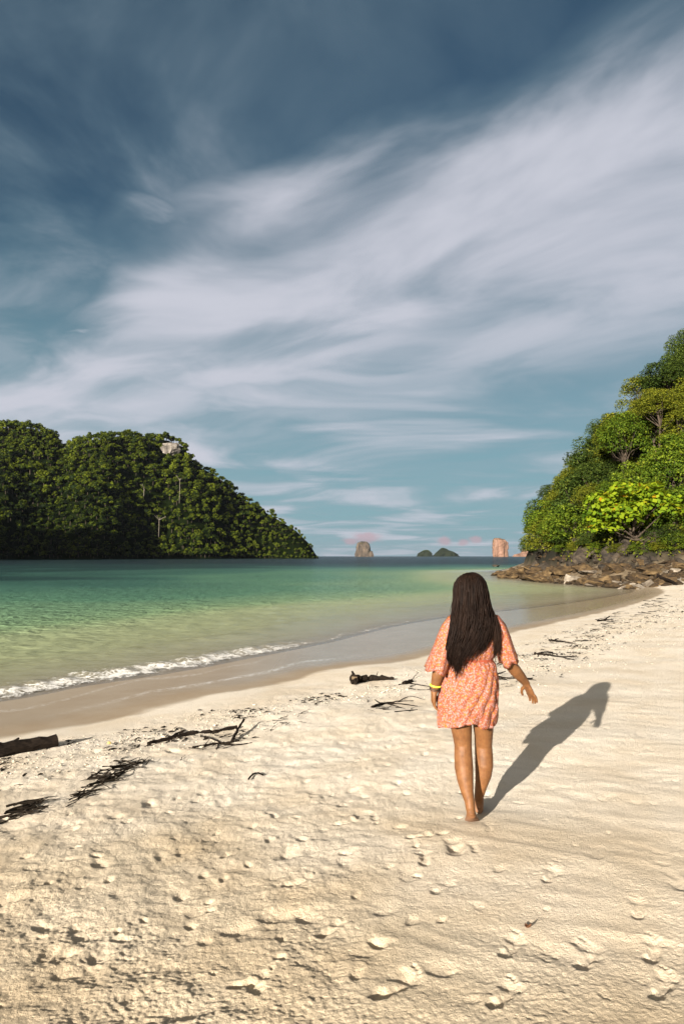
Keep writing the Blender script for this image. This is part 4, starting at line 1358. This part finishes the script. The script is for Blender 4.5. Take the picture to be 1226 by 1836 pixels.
    sleeve([(.125, .12, 1.305), (.165, .118, 1.285), (.196, .114, 1.235), (.222, .112, 1.165), (.248, .117, 1.09), (.266, .124, 1.045), (.276, .130, 1.018)],
           [(.035, .07), (.055, .076), (.062, .078), (.062, .078), (.060, .078), (.060, .080), (.061, .082)], .12, 2.1)
    dm = ds.mesh('dress', (M_DRESS,))
    do = link('dress', dm, body)
    so = do.modifiers.new('thickness', 'SOLIDIFY'); so.thickness = .0025; so.offset = 0
    # belt
    bt = MB()
    nb = 64; a = np.arange(nb) * 2 * np.pi / nb; rs = []
    for dz, k in ((-.009, 1.0), (-.005, 1.025), (.005, 1.025), (.009, 1.0)):
        rs.append(np.stack([  .030 + .136 * k * np.cos(a), .13 + .097 * k * np.sin(a), 1.033 + dz + .003 * np.sin(a * 3)], 1))
    bt.add(np.concatenate(rs), [(i * nb + j, (i + 1) * nb + j, (i + 1) * nb + (j + 1) % nb, i * nb + (j + 1) % nb) for i in range(3) for j in range(nb)])
    link('waistband', bt.mesh('waistband', (m_flat('waistband_cotton', (.24, .050, .024), .8, .2),)), do)

    # ---------------- hair: an inner mass and many strands falling to the waist
    lv = [1.612, 1.600, 1.575, 1.54, 1.49, 1.44, 1.39, 1.33, 1.27, 1.20, 1.12, 1.06, .99]
    xl = [.022, -.030, -.060, -.076, -.084, -.086, -.090, -.108, -.122, -.138, -.160, -.158, -.12]
    xr = [.026, .070, .100, .120, .132, .136, .142, .152, .156, .140, .100, .050, .0]
    yc = [.13, .13, .13, .13, .13, .125, .11, .075, .055, .045, .04, .035, .03]
    yd = [.004, .060, .090, .108, .118, .118, .110, .092, .080, .072, .066, .058, .05]
    fz = lambda z, a: np.interp(-z, [-q for q in lv], a)
    def hp(s, z, off):
        l, r_, c, d_ = fz(z, xl), fz(z, xr), fz(z, yc), fz(z, yd)
        an = np.pi * s                                            # 0 left, 1 right, across the back
        m_, w = (l + r_) / 2, (r_ - l) / 2
        return np.stack([m_ - (w + off) * np.cos(an), c - (d_ + off) * np.sign(np.sin(an)) * np.abs(np.sin(an)) ** .8, z], -1)
    hb = MB()
    # skull cap and inner mass
    zs = np.concatenate([np.linspace(1.606, 1.52, 9), np.linspace(1.50, 1.20, 16)]); ns = 30
    rs = []
    for z in zs:
        s = np.linspace(-.16, 1.16, ns) if z > 1.44 else np.linspace(-.02, 1.02, ns)
        l, r_, c, d_ = fz(z, xl), fz(z, xr), fz(z, yc), fz(z, yd)
        an = np.pi * s
        p = np.stack([(l + r_) / 2 - ((r_ - l) / 2 - .010) * np.cos(an), c - (d_ - .010) * np.sign(np.sin(an)) * np.abs(np.sin(an)) ** .8, np.full(ns, z)], 1)
        rs.append(p)
    hb.add(np.concatenate(rs), grid_quads(len(zs), ns))
    hb.add(headpt(v * np.array([.083, .104, .108]) + np.array([0, -.014, .012])), None, f[(v[f].mean(1)[:, 1] < .30) | (v[f].mean(1)[:, 2] > .62)])
    rg = np.random.default_rng(6)
    for i in range(2100):
        s0_ = rg.random() * 1.16 - .08
        top = 1.608 - .05 * rg.random() - .10 * max(0, abs(s0_ - .5) - .40) * 4
        tip = np.interp(s0_, [-.1, .06, .2, .34, .5, .66, .82, .95, 1.1], [1.14, 1.10, 1.06, 1.02, 1.05, 1.11, 1.15, 1.18, 1.20]) + rg.normal() * .046
        if rg.random() < .25: tip += rg.random() * .16
        n = 13
        z = np.linspace(top, tip, n); q = np.linspace(0, 1, n)
        ph0 = rg.normal() * .5
        drift = (-.05 - .08 * rg.random()) * q ** 2 * (1 - s0_ * .6) + rg.normal() * .035 * q ** 2
        off = rg.uniform(-.007, .003) + .006 * q * rg.normal() + .004 * np.sin(q * 7 + rg.random() * 6)
        s = .5 + (s0_ - .5) + drift + .026 * q * np.sin(q * 7.5 + 6 * s0_ + ph0)
        P = np.stack([hp(s[k], z[k], off[k] if hasattr(off, '__len__') else off) for k in range(n)])
        w = .0032 * rg.uniform(.6, 1.3)
        rad = [(w * (.7 + .3 * min(1, 4 * t)) * (1 if t < .72 else max(.10, (1 - t) / .28)), w * .5) for t in q]
        if i % 13 == 0:                                              # flyaways
            P = P + np.stack([.010 * rg.normal() * q ** 1.5, -.014 * rg.random() * q, .006 * np.sin(q * 5)], 1); rad = [(.0012, .0012)] * n
        hb.tube(P, rad, 3, False)
    for i in range(70):                                              # a lock falling in front of the right shoulder blade
        n = 12; q = np.linspace(0, 1, n); j = rg.normal() * .012
        z = np.linspace(1.40, 1.075 + rg.normal() * .03, n)
        x = np.interp(q, [0, .25, .6, 1], [.132, .156, .172, .160]) + j * (.4 + .6 * q) + .004 * np.sin(q * 9 + i)
        y = np.interp(q, [0, .25, .6, 1], [.10, .035, .012, .018]) + rg.normal() * .005
        hb.tube(np.stack([x, y, z], 1), [(.0032 * (1 if t < .7 else max(.1, (1 - t) / .3)), .0018) for t in q], 4, False)
    link('hair', hb.mesh('hair', (M_HAIR,)), body)

    # ---------------- sunglasses and wrist bands
    M_BLACK = m_flat('black_plastic', (.010, .010, .011), .25)
    g = MB()
    for sx in (-1, 1):
        g.tube(headpt(np.array([(sx * .072, .082, .012), (sx * .080, .045, .013), (sx * .081, -.005, .010), (sx * .079, -.020, -.006)])), [.0045, .0040, .0035, .003], 8)
    g.tube(headpt(np.array([(-.072, .084, .012), (-.035, .103, .014), (0, .109, .012), (.035, .103, .014), (.072, .084, .012)])), [.004, .0035, .0032, .0035, .004], 8)
    gl = link('sunglasses', g.mesh('sunglasses', (M_BLACK,)), body)
    for sx in (-1, 1):
        l = MB(); l.add(headpt(v * np.array([.030, .006, .024]) @ np.array([[math.cos(.38 * sx), -math.sin(.38 * sx), 0], [math.sin(.38 * sx), math.cos(.38 * sx), 0], [0, 0, 1]]) + np.array([sx * .038, .098, -.002])), None, f)
        link('lens', l.mesh('lens', (M_BLACK,)), gl)
    ax = np.array(aL[-1]) - np.array(aL[-3]); ax /= np.linalg.norm(ax)
    for nm, col, t_, rr, lab in (('wristband', (.62, .72, .05), .868, .0075, 'bright yellow green wristband'), ('bracelet', (.012, .010, .009), .848, .0045, 'dark cord bracelet'), ('bracelet', (.05, .018, .010), .838, .0040, 'dark brown cord bracelet')):
        c = np.array([np.interp(t_, [.828, .852, .89], [-.226, -.224, -.216]), np.interp(t_, [.828, .852, .89], [.100, .096, .090]), t_])
        X = np.array([1.0, 0, 0]); X -= (X @ ax) * ax; X /= np.linalg.norm(X); Y = np.cross(ax, X)
        b = MB(); pts = []; n = 28
        a = np.arange(n + 1) * 2 * np.pi / n
        pts = [c + X * math.cos(k) * .0335 + Y * math.sin(k) * .029 for k in a]
        b.tube(pts, rr * .75, 8, False, ref=tuple(ax))
        o = link(nm, b.mesh(nm, (m_flat(nm, col, .5),)), body, lab)


build_person()
# ------------------------------------------------------------------ driftwood, twigs and coral along the strand line
def wood_piece(name, label, cat, pts, rad, m=None, seg=9, group=None, jit=.25, lift=0.0, sub=5, forks=(), origin=None, ends=None):
    """pts: sighted points on the sand; a gnarled stem with optional forks as parts"""
    rg = np.random.default_rng(int(abs(pts[0][0]) * 7 + abs(pts[0][1])))
    G = [ground_pt(*p) for p in pts]
    o0 = G[0].copy()
    def curve(Gs, r0, r1, lift0, lift1):
        P = smooth_poly([np.array(g - o0) for g in Gs], sub) if len(Gs) > 2 else [np.array(Gs[0] - o0) * (1 - k / 6) + np.array(Gs[-1] - o0) * k / 6 for k in range(7)]
        n = len(P); out = []; rr = []
        for i, p in enumerate(P):
            t = i / (n - 1); r = r0 * (1 - t) + r1 * t
            p = np.array(p) + rg.normal(size=3) * np.array([.25, .25, .15]) * r
            p[2] = p[2] + r * .55 + lift0 * (1 - t) + lift1 * t
            out.append(p); rr.append(r * (1 + .18 * rg.normal() * .6))
        return out, rr
    mb = MB()
    P, rr = curve(G, rad[0], rad[1], lift, lift * .3)
    mb.tube(P, rr, seg, True, jit=jit, rng=rg)
    fk = []
    for fp, r0, r1, l1 in forks:
        Gf = [ground_pt(*p) for p in fp]
        P2, r2 = curve(Gf, r0, r1, 0, l1)
        fk.append((P2, r2))
    if fk:
        root = bpy.data.objects.new(name, None); COL.objects.link(root); root.location = o0
        root['label'] = label; root['category'] = cat
        if group: root['group'] = group
        link('stem', mb.mesh('stem', (m or M_DRIFT,), False), root)
        for P2, r2 in fk:
            b = MB(); b.tube(P2, r2, 7, True, jit=jit, rng=rg)
            link('side_branch', b.mesh('side_branch', (m or M_DRIFT,), False), root)
        return root
    o = link(name, mb.mesh(name, (m or M_DRIFT,), False), None, label, cat, group)
    o.location = o0
    return o


def log():
    """broken dark log at the left edge, with a split stub"""
    rg = np.random.default_rng(2)
    a = ground_pt(-150, 1378); b = ground_pt(102, 1338)
    root = bpy.data.objects.new('driftwood_log', None); COL.objects.link(root); root.location = a
    root['label'] = 'thick dark driftwood log on the wet sand at the left edge'; root['category'] = 'log'
    A = np.zeros(3); B = np.array(b - a)
    mb = MB(); n = 16
    P = [A * (1 - t) + B * t + np.array([0, 0, .055]) + rg.normal(size=3) * .006 for t in np.linspace(0, 1, n)]
    R_ = [.088 * (1 - .30 * t) * (1 + .10 * rg.normal() * .6) for t in np.linspace(0, 1, n)]
    mb.tube(P, R_, 16, True, jit=.22, rng=rg)
    link('trunk', mb.mesh('trunk', (M_DRIFT,), False), root)
    st = MB(); k = B * .64
    st.tube([k + np.array([0, 0, .05]), k + np.array([.02, .05, .10]), k + np.array([.05, .09, .135])], [.030, .022, .010], 8, True, jit=.4, rng=rg)
    link('stub', st.mesh('stub', (M_DRIFT,), False), root)


log()
# forked stump with a torn root end, above the wet sand
root = wood_piece('driftwood_stump', 'short forked driftwood stump with flared torn end beside the wet sand', 'driftwood', [(634, 1226), (655, 1222), (680, 1220), (706, 1219)], (.066, .024),
                  forks=[([(637, 1227), (632, 1222)], .05, .016, .15), ([(640, 1228), (630, 1228)], .055, .030, .02), ([(672, 1220), (677, 1216)], .012, .005, .10)], lift=.03)
b = MB()
b.tube([(-.03, -.05, .075), (.05, -.045, .08)], [(.035, .045), (.02, .03)], 10, True)
link('torn_face', b.mesh('torn_face', (M_DRIFTTAN,), False), root)
wood_piece('driftwood_branch', 'long straight dark branch lying along the strand line', 'branch', [(266, 1334), (300, 1326), (345, 1316), (385, 1312), (424, 1304)], (.020, .024), forks=[([(300, 1326), (318, 1318), (330, 1316)], .016, .006, .03)])
wood_piece('driftwood_branch', 'forked dark branch right of the long straight branch', 'branch', [(346, 1340), (375, 1334), (398, 1330), (416, 1328), (430, 1326)], (.012, .010),
           forks=[([(416, 1327), (426, 1316), (438, 1304)], .016, .012, .10), ([(398, 1330), (380, 1326), (360, 1324)], .008, .004, .03), ([(400, 1331), (425, 1333), (452, 1330)], .009, .004, .0), ([(392, 1332), (388, 1342)], .007, .003, 0)])
wood_piece('bent_twig', 'single curved twig arching on the open sand', 'twig', [(446, 1400), (452, 1393), (462, 1389), (472, 1392)], (.008, .005), lift=.01)
wood_piece('driftwood_branch', 'many forked dark branch below the forked stump', 'branch', [(668, 1270), (690, 1260), (715, 1256), (742, 1254)], (.018, .006),
           forks=[([(690, 1260), (680, 1263), (672, 1262)], .012, .006, .06), ([(700, 1259), (725, 1262), (748, 1268)], .009, .004, .02), ([(695, 1260), (715, 1266), (735, 1275)], .009, .004, 0), ([(708, 1278), (728, 1275), (748, 1272)], .009, .005, 0), ([(712, 1257), (735, 1250), (755, 1256)], .007, .003, .04)])
wood_piece('driftwood_branch', 'thin branch with a dark knot just left of the walker', 'branch', [(714, 1227), (730, 1225), (745, 1227), (770, 1230)], (.012, .006),
           forks=[([(722, 1227), (738, 1222)], .035, .030, .0), ([(732, 1233), (752, 1236), (772, 1234)], .009, .005, 0), ([(735, 1222), (745, 1214), (750, 1212)], .006, .003, .06)])
wood_piece('driftwood_branch', 'branch with spread twigs just right of the walker at hip height', 'branch', [(886, 1212), (905, 1216), (925, 1217), (960, 1220)], (.016, .006),
           forks=[([(888, 1210), (906, 1209)], .016, .006, .04), ([(888, 1216), (908, 1222)], .012, .005, .02), ([(940, 1220), (955, 1216)], .02, .01, 0)])
wood_piece('driftwood_branch', 'long dark branch on the coral rubble right of the walker', 'branch', [(957, 1173), (980, 1174), (1002, 1177), (1030, 1184)], (.024, .008), forks=[([(985, 1175), (1005, 1178), (1034, 1178)], .013, .006, .02), ([(960, 1173), (975, 1170), (990, 1172)], .016, .010, .03)])
wood_piece('driftwood_branch', 'dark branch farther up the strand line than the long branch', 'branch', [(984, 1148), (1000, 1150), (1018, 1153), (1032, 1154)], (.026, .008), forks=[([(990, 1149), (1000, 1147)], .018, .010, .03)])
wood_piece('driftwood_branch', 'dark driftwood clump on the pale rubble beyond the wet sand tongue', 'branch', [(1072, 1114), (1082, 1113), (1098, 1112)], (.045, .02), forks=[([(1080, 1113), (1092, 1110)], .03, .015, .08)])
wood_piece('fallen_log', 'fallen dark tree trunk leaning on the rocks at the head of the beach', 'log', [(1176, 1046), (1192, 1048), (1212, 1050)], (.16, .06), lift=.30)


def twigs():
    rg = np.random.default_rng(15)
    pm = []
    for k in range(7):
        mb = MB(); n = 7
        x = np.linspace(-.5, .5, n); P = np.stack([x, .10 * np.sin(x * 3 + k) + .025 * rg.normal(size=n), .02 + .03 * rg.random(n)], 1)
        mb.tube(P, [.032 * (1.2 - t) for t in np.linspace(0, 1, n)], 5, False, jit=.3, rng=rg)
        if k % 2:
            j = rg.integers(2, 5); e = P[j] + np.array([.25, rg.choice([-1, 1]) * .16, .05]); mb.tube([P[j], (P[j] + e) / 2 + rg.normal(size=3) * .02, e], [.02, .015, .006], 5, False)
        pm.append(mb.mesh('twig', (M_TWIG,), False))
    groups = [
        # centre px, py; spread px along/across; angle (deg, picture), count, length, label, group
        (205, 1390, 42, 9, -28, 46, .22, 'dark twig in the large tangle on the left strand line'),
        (150, 1428, 26, 5, -22, 20, .17, 'dark twig in the small tangle below the large one'),
        (52, 1456, 34, 6, -20, 24, .24, 'dark twig in the tangle at the far left of the strand line'),
        (250, 1368, 24, 5, -18, 14, .18, 'dark twig trailing from the upper end of the large tangle'),
        (400, 1332, 40, 8, -12, 22, .15, 'dark twig scattered about the forked branch'),
        (490, 1296, 46, 8, -8, 22, .13, 'dark twig in the thin drift of debris left of centre'),
        (700, 1262, 34, 9, 5, 16, .13, 'dark twig scattered about the many forked branch'),
        (905, 1222, 24, 10, 8, 12, .13, 'dark twig beside the walker on the right'),
        (1010, 1168, 40, 16, 6, 26, .20, 'dark twig on the coral rubble right of the walker'),
        (1050, 1140, 40, 10, -18, 20, .24, 'dark twig on the middle of the right strand line'),
        (1110, 1108, 46, 8, -20, 22, .32, 'dark twig on the upper strand line by the wet sand'),
        (1180, 1082, 44, 7, -18, 24, .42, 'dark twig near the head of the beach on the right'),
    ]
    for cx_, cy_, sa, sc_, ang, cnt, ln, lab in groups:
        ca, sn = math.cos(R(ang)), math.sin(R(ang))
        for i in range(cnt):
            a = rg.normal() * sa * .55; b = rg.normal() * sc_ * .85
            p = ground_pt(cx_ + a * ca - b * sn, cy_ + a * sn + b * ca)
            o = link('twig', pm[rg.integers(7)], None, lab, 'twig', 'twigs washed up along the strand line')
            l = ln * rg.uniform(.5, 1.4)
            o.location = p + Vector((0, 0, .004 + .02 * rg.random() * (cnt > 18)))
            o.rotation_euler = (rg.normal() * .1, rg.normal() * .12, R(38) * (1 if cx_ < 600 else .3) + rg.normal() * .5)
            o.scale = (l, l * .8, l * .8)


twigs()


def coral():
    rg = np.random.default_rng(23)
    protos = []
    for k in range(6):
        v, f = ICO1; v = v.copy()
        for _ in range(6):
            d = rg.normal(size=3); d /= np.linalg.norm(d); v = v - np.clip(v @ d - rg.uniform(.4, .8), 0, None)[:, None] * d * .9
        v = v * np.array([1, rg.uniform(.55, .9), rg.uniform(.4, .7)])
        protos.append((v, f, mesh_np('coral_stone', v, None, f, (M_CORAL,), False)))
    # the belt of rubble: distance band above the wet edge
    N = 120000
    yy = 4.6 + 32 * rg.random(N) ** 2.0; xx = rg.uniform(-.56, .56, N) * yy
    wd = sdist(xx, yy, WET)
    c = np.where(xx > 1.5, 2.2 + .02 * yy, np.where(yy < 9, 1.55, 1.9 + .03 * yy))
    keep = rg.random(N) < np.exp(-((wd - c) / np.where(xx < 1.5, .55, 1.1)) ** 2) * (.35 + .65 * sst(fbm(xx * .9, yy * .9, 95, 2), -.25, .3))
    pool = list(zip(xx[keep], yy[keep]))
    pick = pool.pop
    for i in range(110):
        x, y = pick(); s = rg.uniform(.014, .028)
        o = link('coral_stone', protos[rg.integers(6)][2], None, 'pale broken coral stone in the rubble along the strand line', 'stone', 'coral stones in the strand line rubble')
        o.location = (x, y, gz(x, y, 1) + s * .25); o.rotation_euler = (rg.normal() * .3, rg.normal() * .3, rg.uniform(0, 6.28)); o.scale = (s * 1.2, s, s)
    # finer grit
    n = min(4500, len(pool))
    pts = [pick() for _ in range(n)]
    x = np.array([p[0] for p in pts]); y = np.array([p[1] for p in pts]); z = land_z(x, y, 1)
    V = []; F = []; nv = 0
    for i in range(n):
        v, f, _ = protos[rg.integers(6)]
        s = rg.uniform(.004, .013) * (1 + .035 * y[i]); a = rg.uniform(0, 6.28); c, sn = math.cos(a), math.sin(a)
        vv = np.stack([v[:, 0] * c - v[:, 1] * sn, v[:, 0] * sn + v[:, 1] * c, v[:, 2]], 1) * s + np.array([x[i], y[i], z[i] + s * .2])
        V.append(vv); F.append(f + nv); nv += len(v)
    link('coral_grit', mesh_np('coral_grit', np.concatenate(V), None, np.concatenate(F), (M_GRIT,), False), kind='stuff', label='fine coral grit and shell scattered along the strand line', cat='grit')
    # single finds
    p = ground_pt(196, 1334)
    v, f, _ = protos[2]
    sp = m_simple('yellow_coral', (.34, .26, .08), (.55, .44, .16), 60, .9, .004)
    o = link('coral_lump', mesh_np('coral_lump', ICO2[0] * np.array([1, .8, .7]) * (1 + .08 * rg.normal(size=(len(ICO2[0]), 1))), None, ICO2[1], (sp,), False), None, 'small yellowish coral lump alone on the smooth sand by the log', 'coral')
    o.location = p + Vector((0, 0, .012)); o.scale = (.022, .022, .022)
    # curled brown leaf in the foreground
    p = ground_pt(947, 1668)
    m = MB(); nu, nw = 8, 6
    G = []
    for i in range(nu):
        t = i / (nu - 1); w = .017 * math.sin(math.pi * min(.98, t * .92 + .06)) ** .7
        for j in range(nw):
            q = j / (nw - 1) * 2 - 1
            G.append(((t - .5) * .062, w * q * math.cos(q * .9), .006 + .013 * q * q + .016 * (t - .3) ** 2 * 4))
    m.add(G, grid_quads(nu, nw))
    lf = m_simple('dry_leaf', (.05, .020, .008), (.13, .05, .02), 60, .7, .002)
    o = link('dry_leaf', m.mesh('dry_leaf', (lf,)), None, 'small curled brown leaf on the foreground sand right of the footprints', 'leaf')
    o.location = p; o.rotation_euler = (.1, -.1, R(-70)); o.scale = (.85, .85, .7); so = o.modifiers.new('thickness', 'SOLIDIFY'); so.thickness = .0012


coral()


def litter():
    """dark seaweed, leaf scraps and bark: a broken band along the strand line"""
    rg = np.random.default_rng(44)
    N = 60000
    y = 4.4 + 34 * rg.random(N) ** 1.8; x = rg.uniform(-.56, .56, N) * y
    wd = sdist(x, y, WET)
    c = np.where(x > 1.5, 2.1 + .02 * y, np.where(y < 9, 1.6, 1.9 + .03 * y)) + .25 * fbm(x * .5, y * .5, 96, 2)
    k = rg.random(N) < np.exp(-((wd - c) / np.where(x < 1.5, .42, .75)) ** 2) * sst(fbm(x * 1.3, y * 1.3, 97, 3), -.10, .40)
    x, y = x[k][:4600], y[k][:4600]
    z = land_z(x, y, 1); n = len(x)
    a = rg.normal(R(40), .5, n); L = rg.uniform(.012, .07, n) * (1 + .03 * y); w = rg.uniform(.003, .008, n) * (1 + .06 * y)
    d = np.stack([np.cos(a), np.sin(a), rg.normal(size=n) * .12], 1); e = np.stack([-np.sin(a), np.cos(a), rg.normal(size=n) * .3], 1)
    c0 = np.stack([x, y, z + .006], 1)
    P = [c0 - d * L[:, None] / 2 - e * w[:, None], c0 - d * L[:, None] / 2 + e * w[:, None], c0 + e * w[:, None] * 1.2 + np.array([0, 0, .006]), c0 - e * w[:, None] * 1.2 + np.array([0, 0, .006]), c0 + d * L[:, None] / 2 + e * w[:, None] * .5, c0 + d * L[:, None] / 2 - e * w[:, None] * .5]
    V = np.stack(P, 1).reshape(-1, 3); b = np.arange(n)[:, None] * 6
    Q = np.concatenate([b + np.array([[0, 1, 2, 3]]), b + np.array([[3, 2, 4, 5]])])
    link('seaweed_litter', mesh_np('seaweed_litter', V, Q, None, (M_TWIG,), False), kind='stuff', label='dark seaweed and leaf scraps strewn along the strand line', cat='seaweed')


litter()

# ------------------------------------------------------------------ sea air
hz = bpy.data.meshes.new('haze')
bm = bmesh.new(); bmesh.ops.create_cube(bm, size=1.0); bm.to_mesh(hz); bm.free()
hm, ht, hout = mat('sea_air')
pvn = ht.node('ShaderNodeVolumePrincipled', {}, Color=(.80, .88, 1.0, 1), Density=.00003, Anisotropy=0.5)
ht.l.new(pvn.outputs[0], hout.inputs['Volume'])
hz.materials.append(hm)
ho = link('haze', hz, kind='stuff', label='thin blue sea haze over the bay', cat='haze')
ho.scale = (26000, 24000, 190); ho.location = (0, 6000, 190 / 2 - 30)
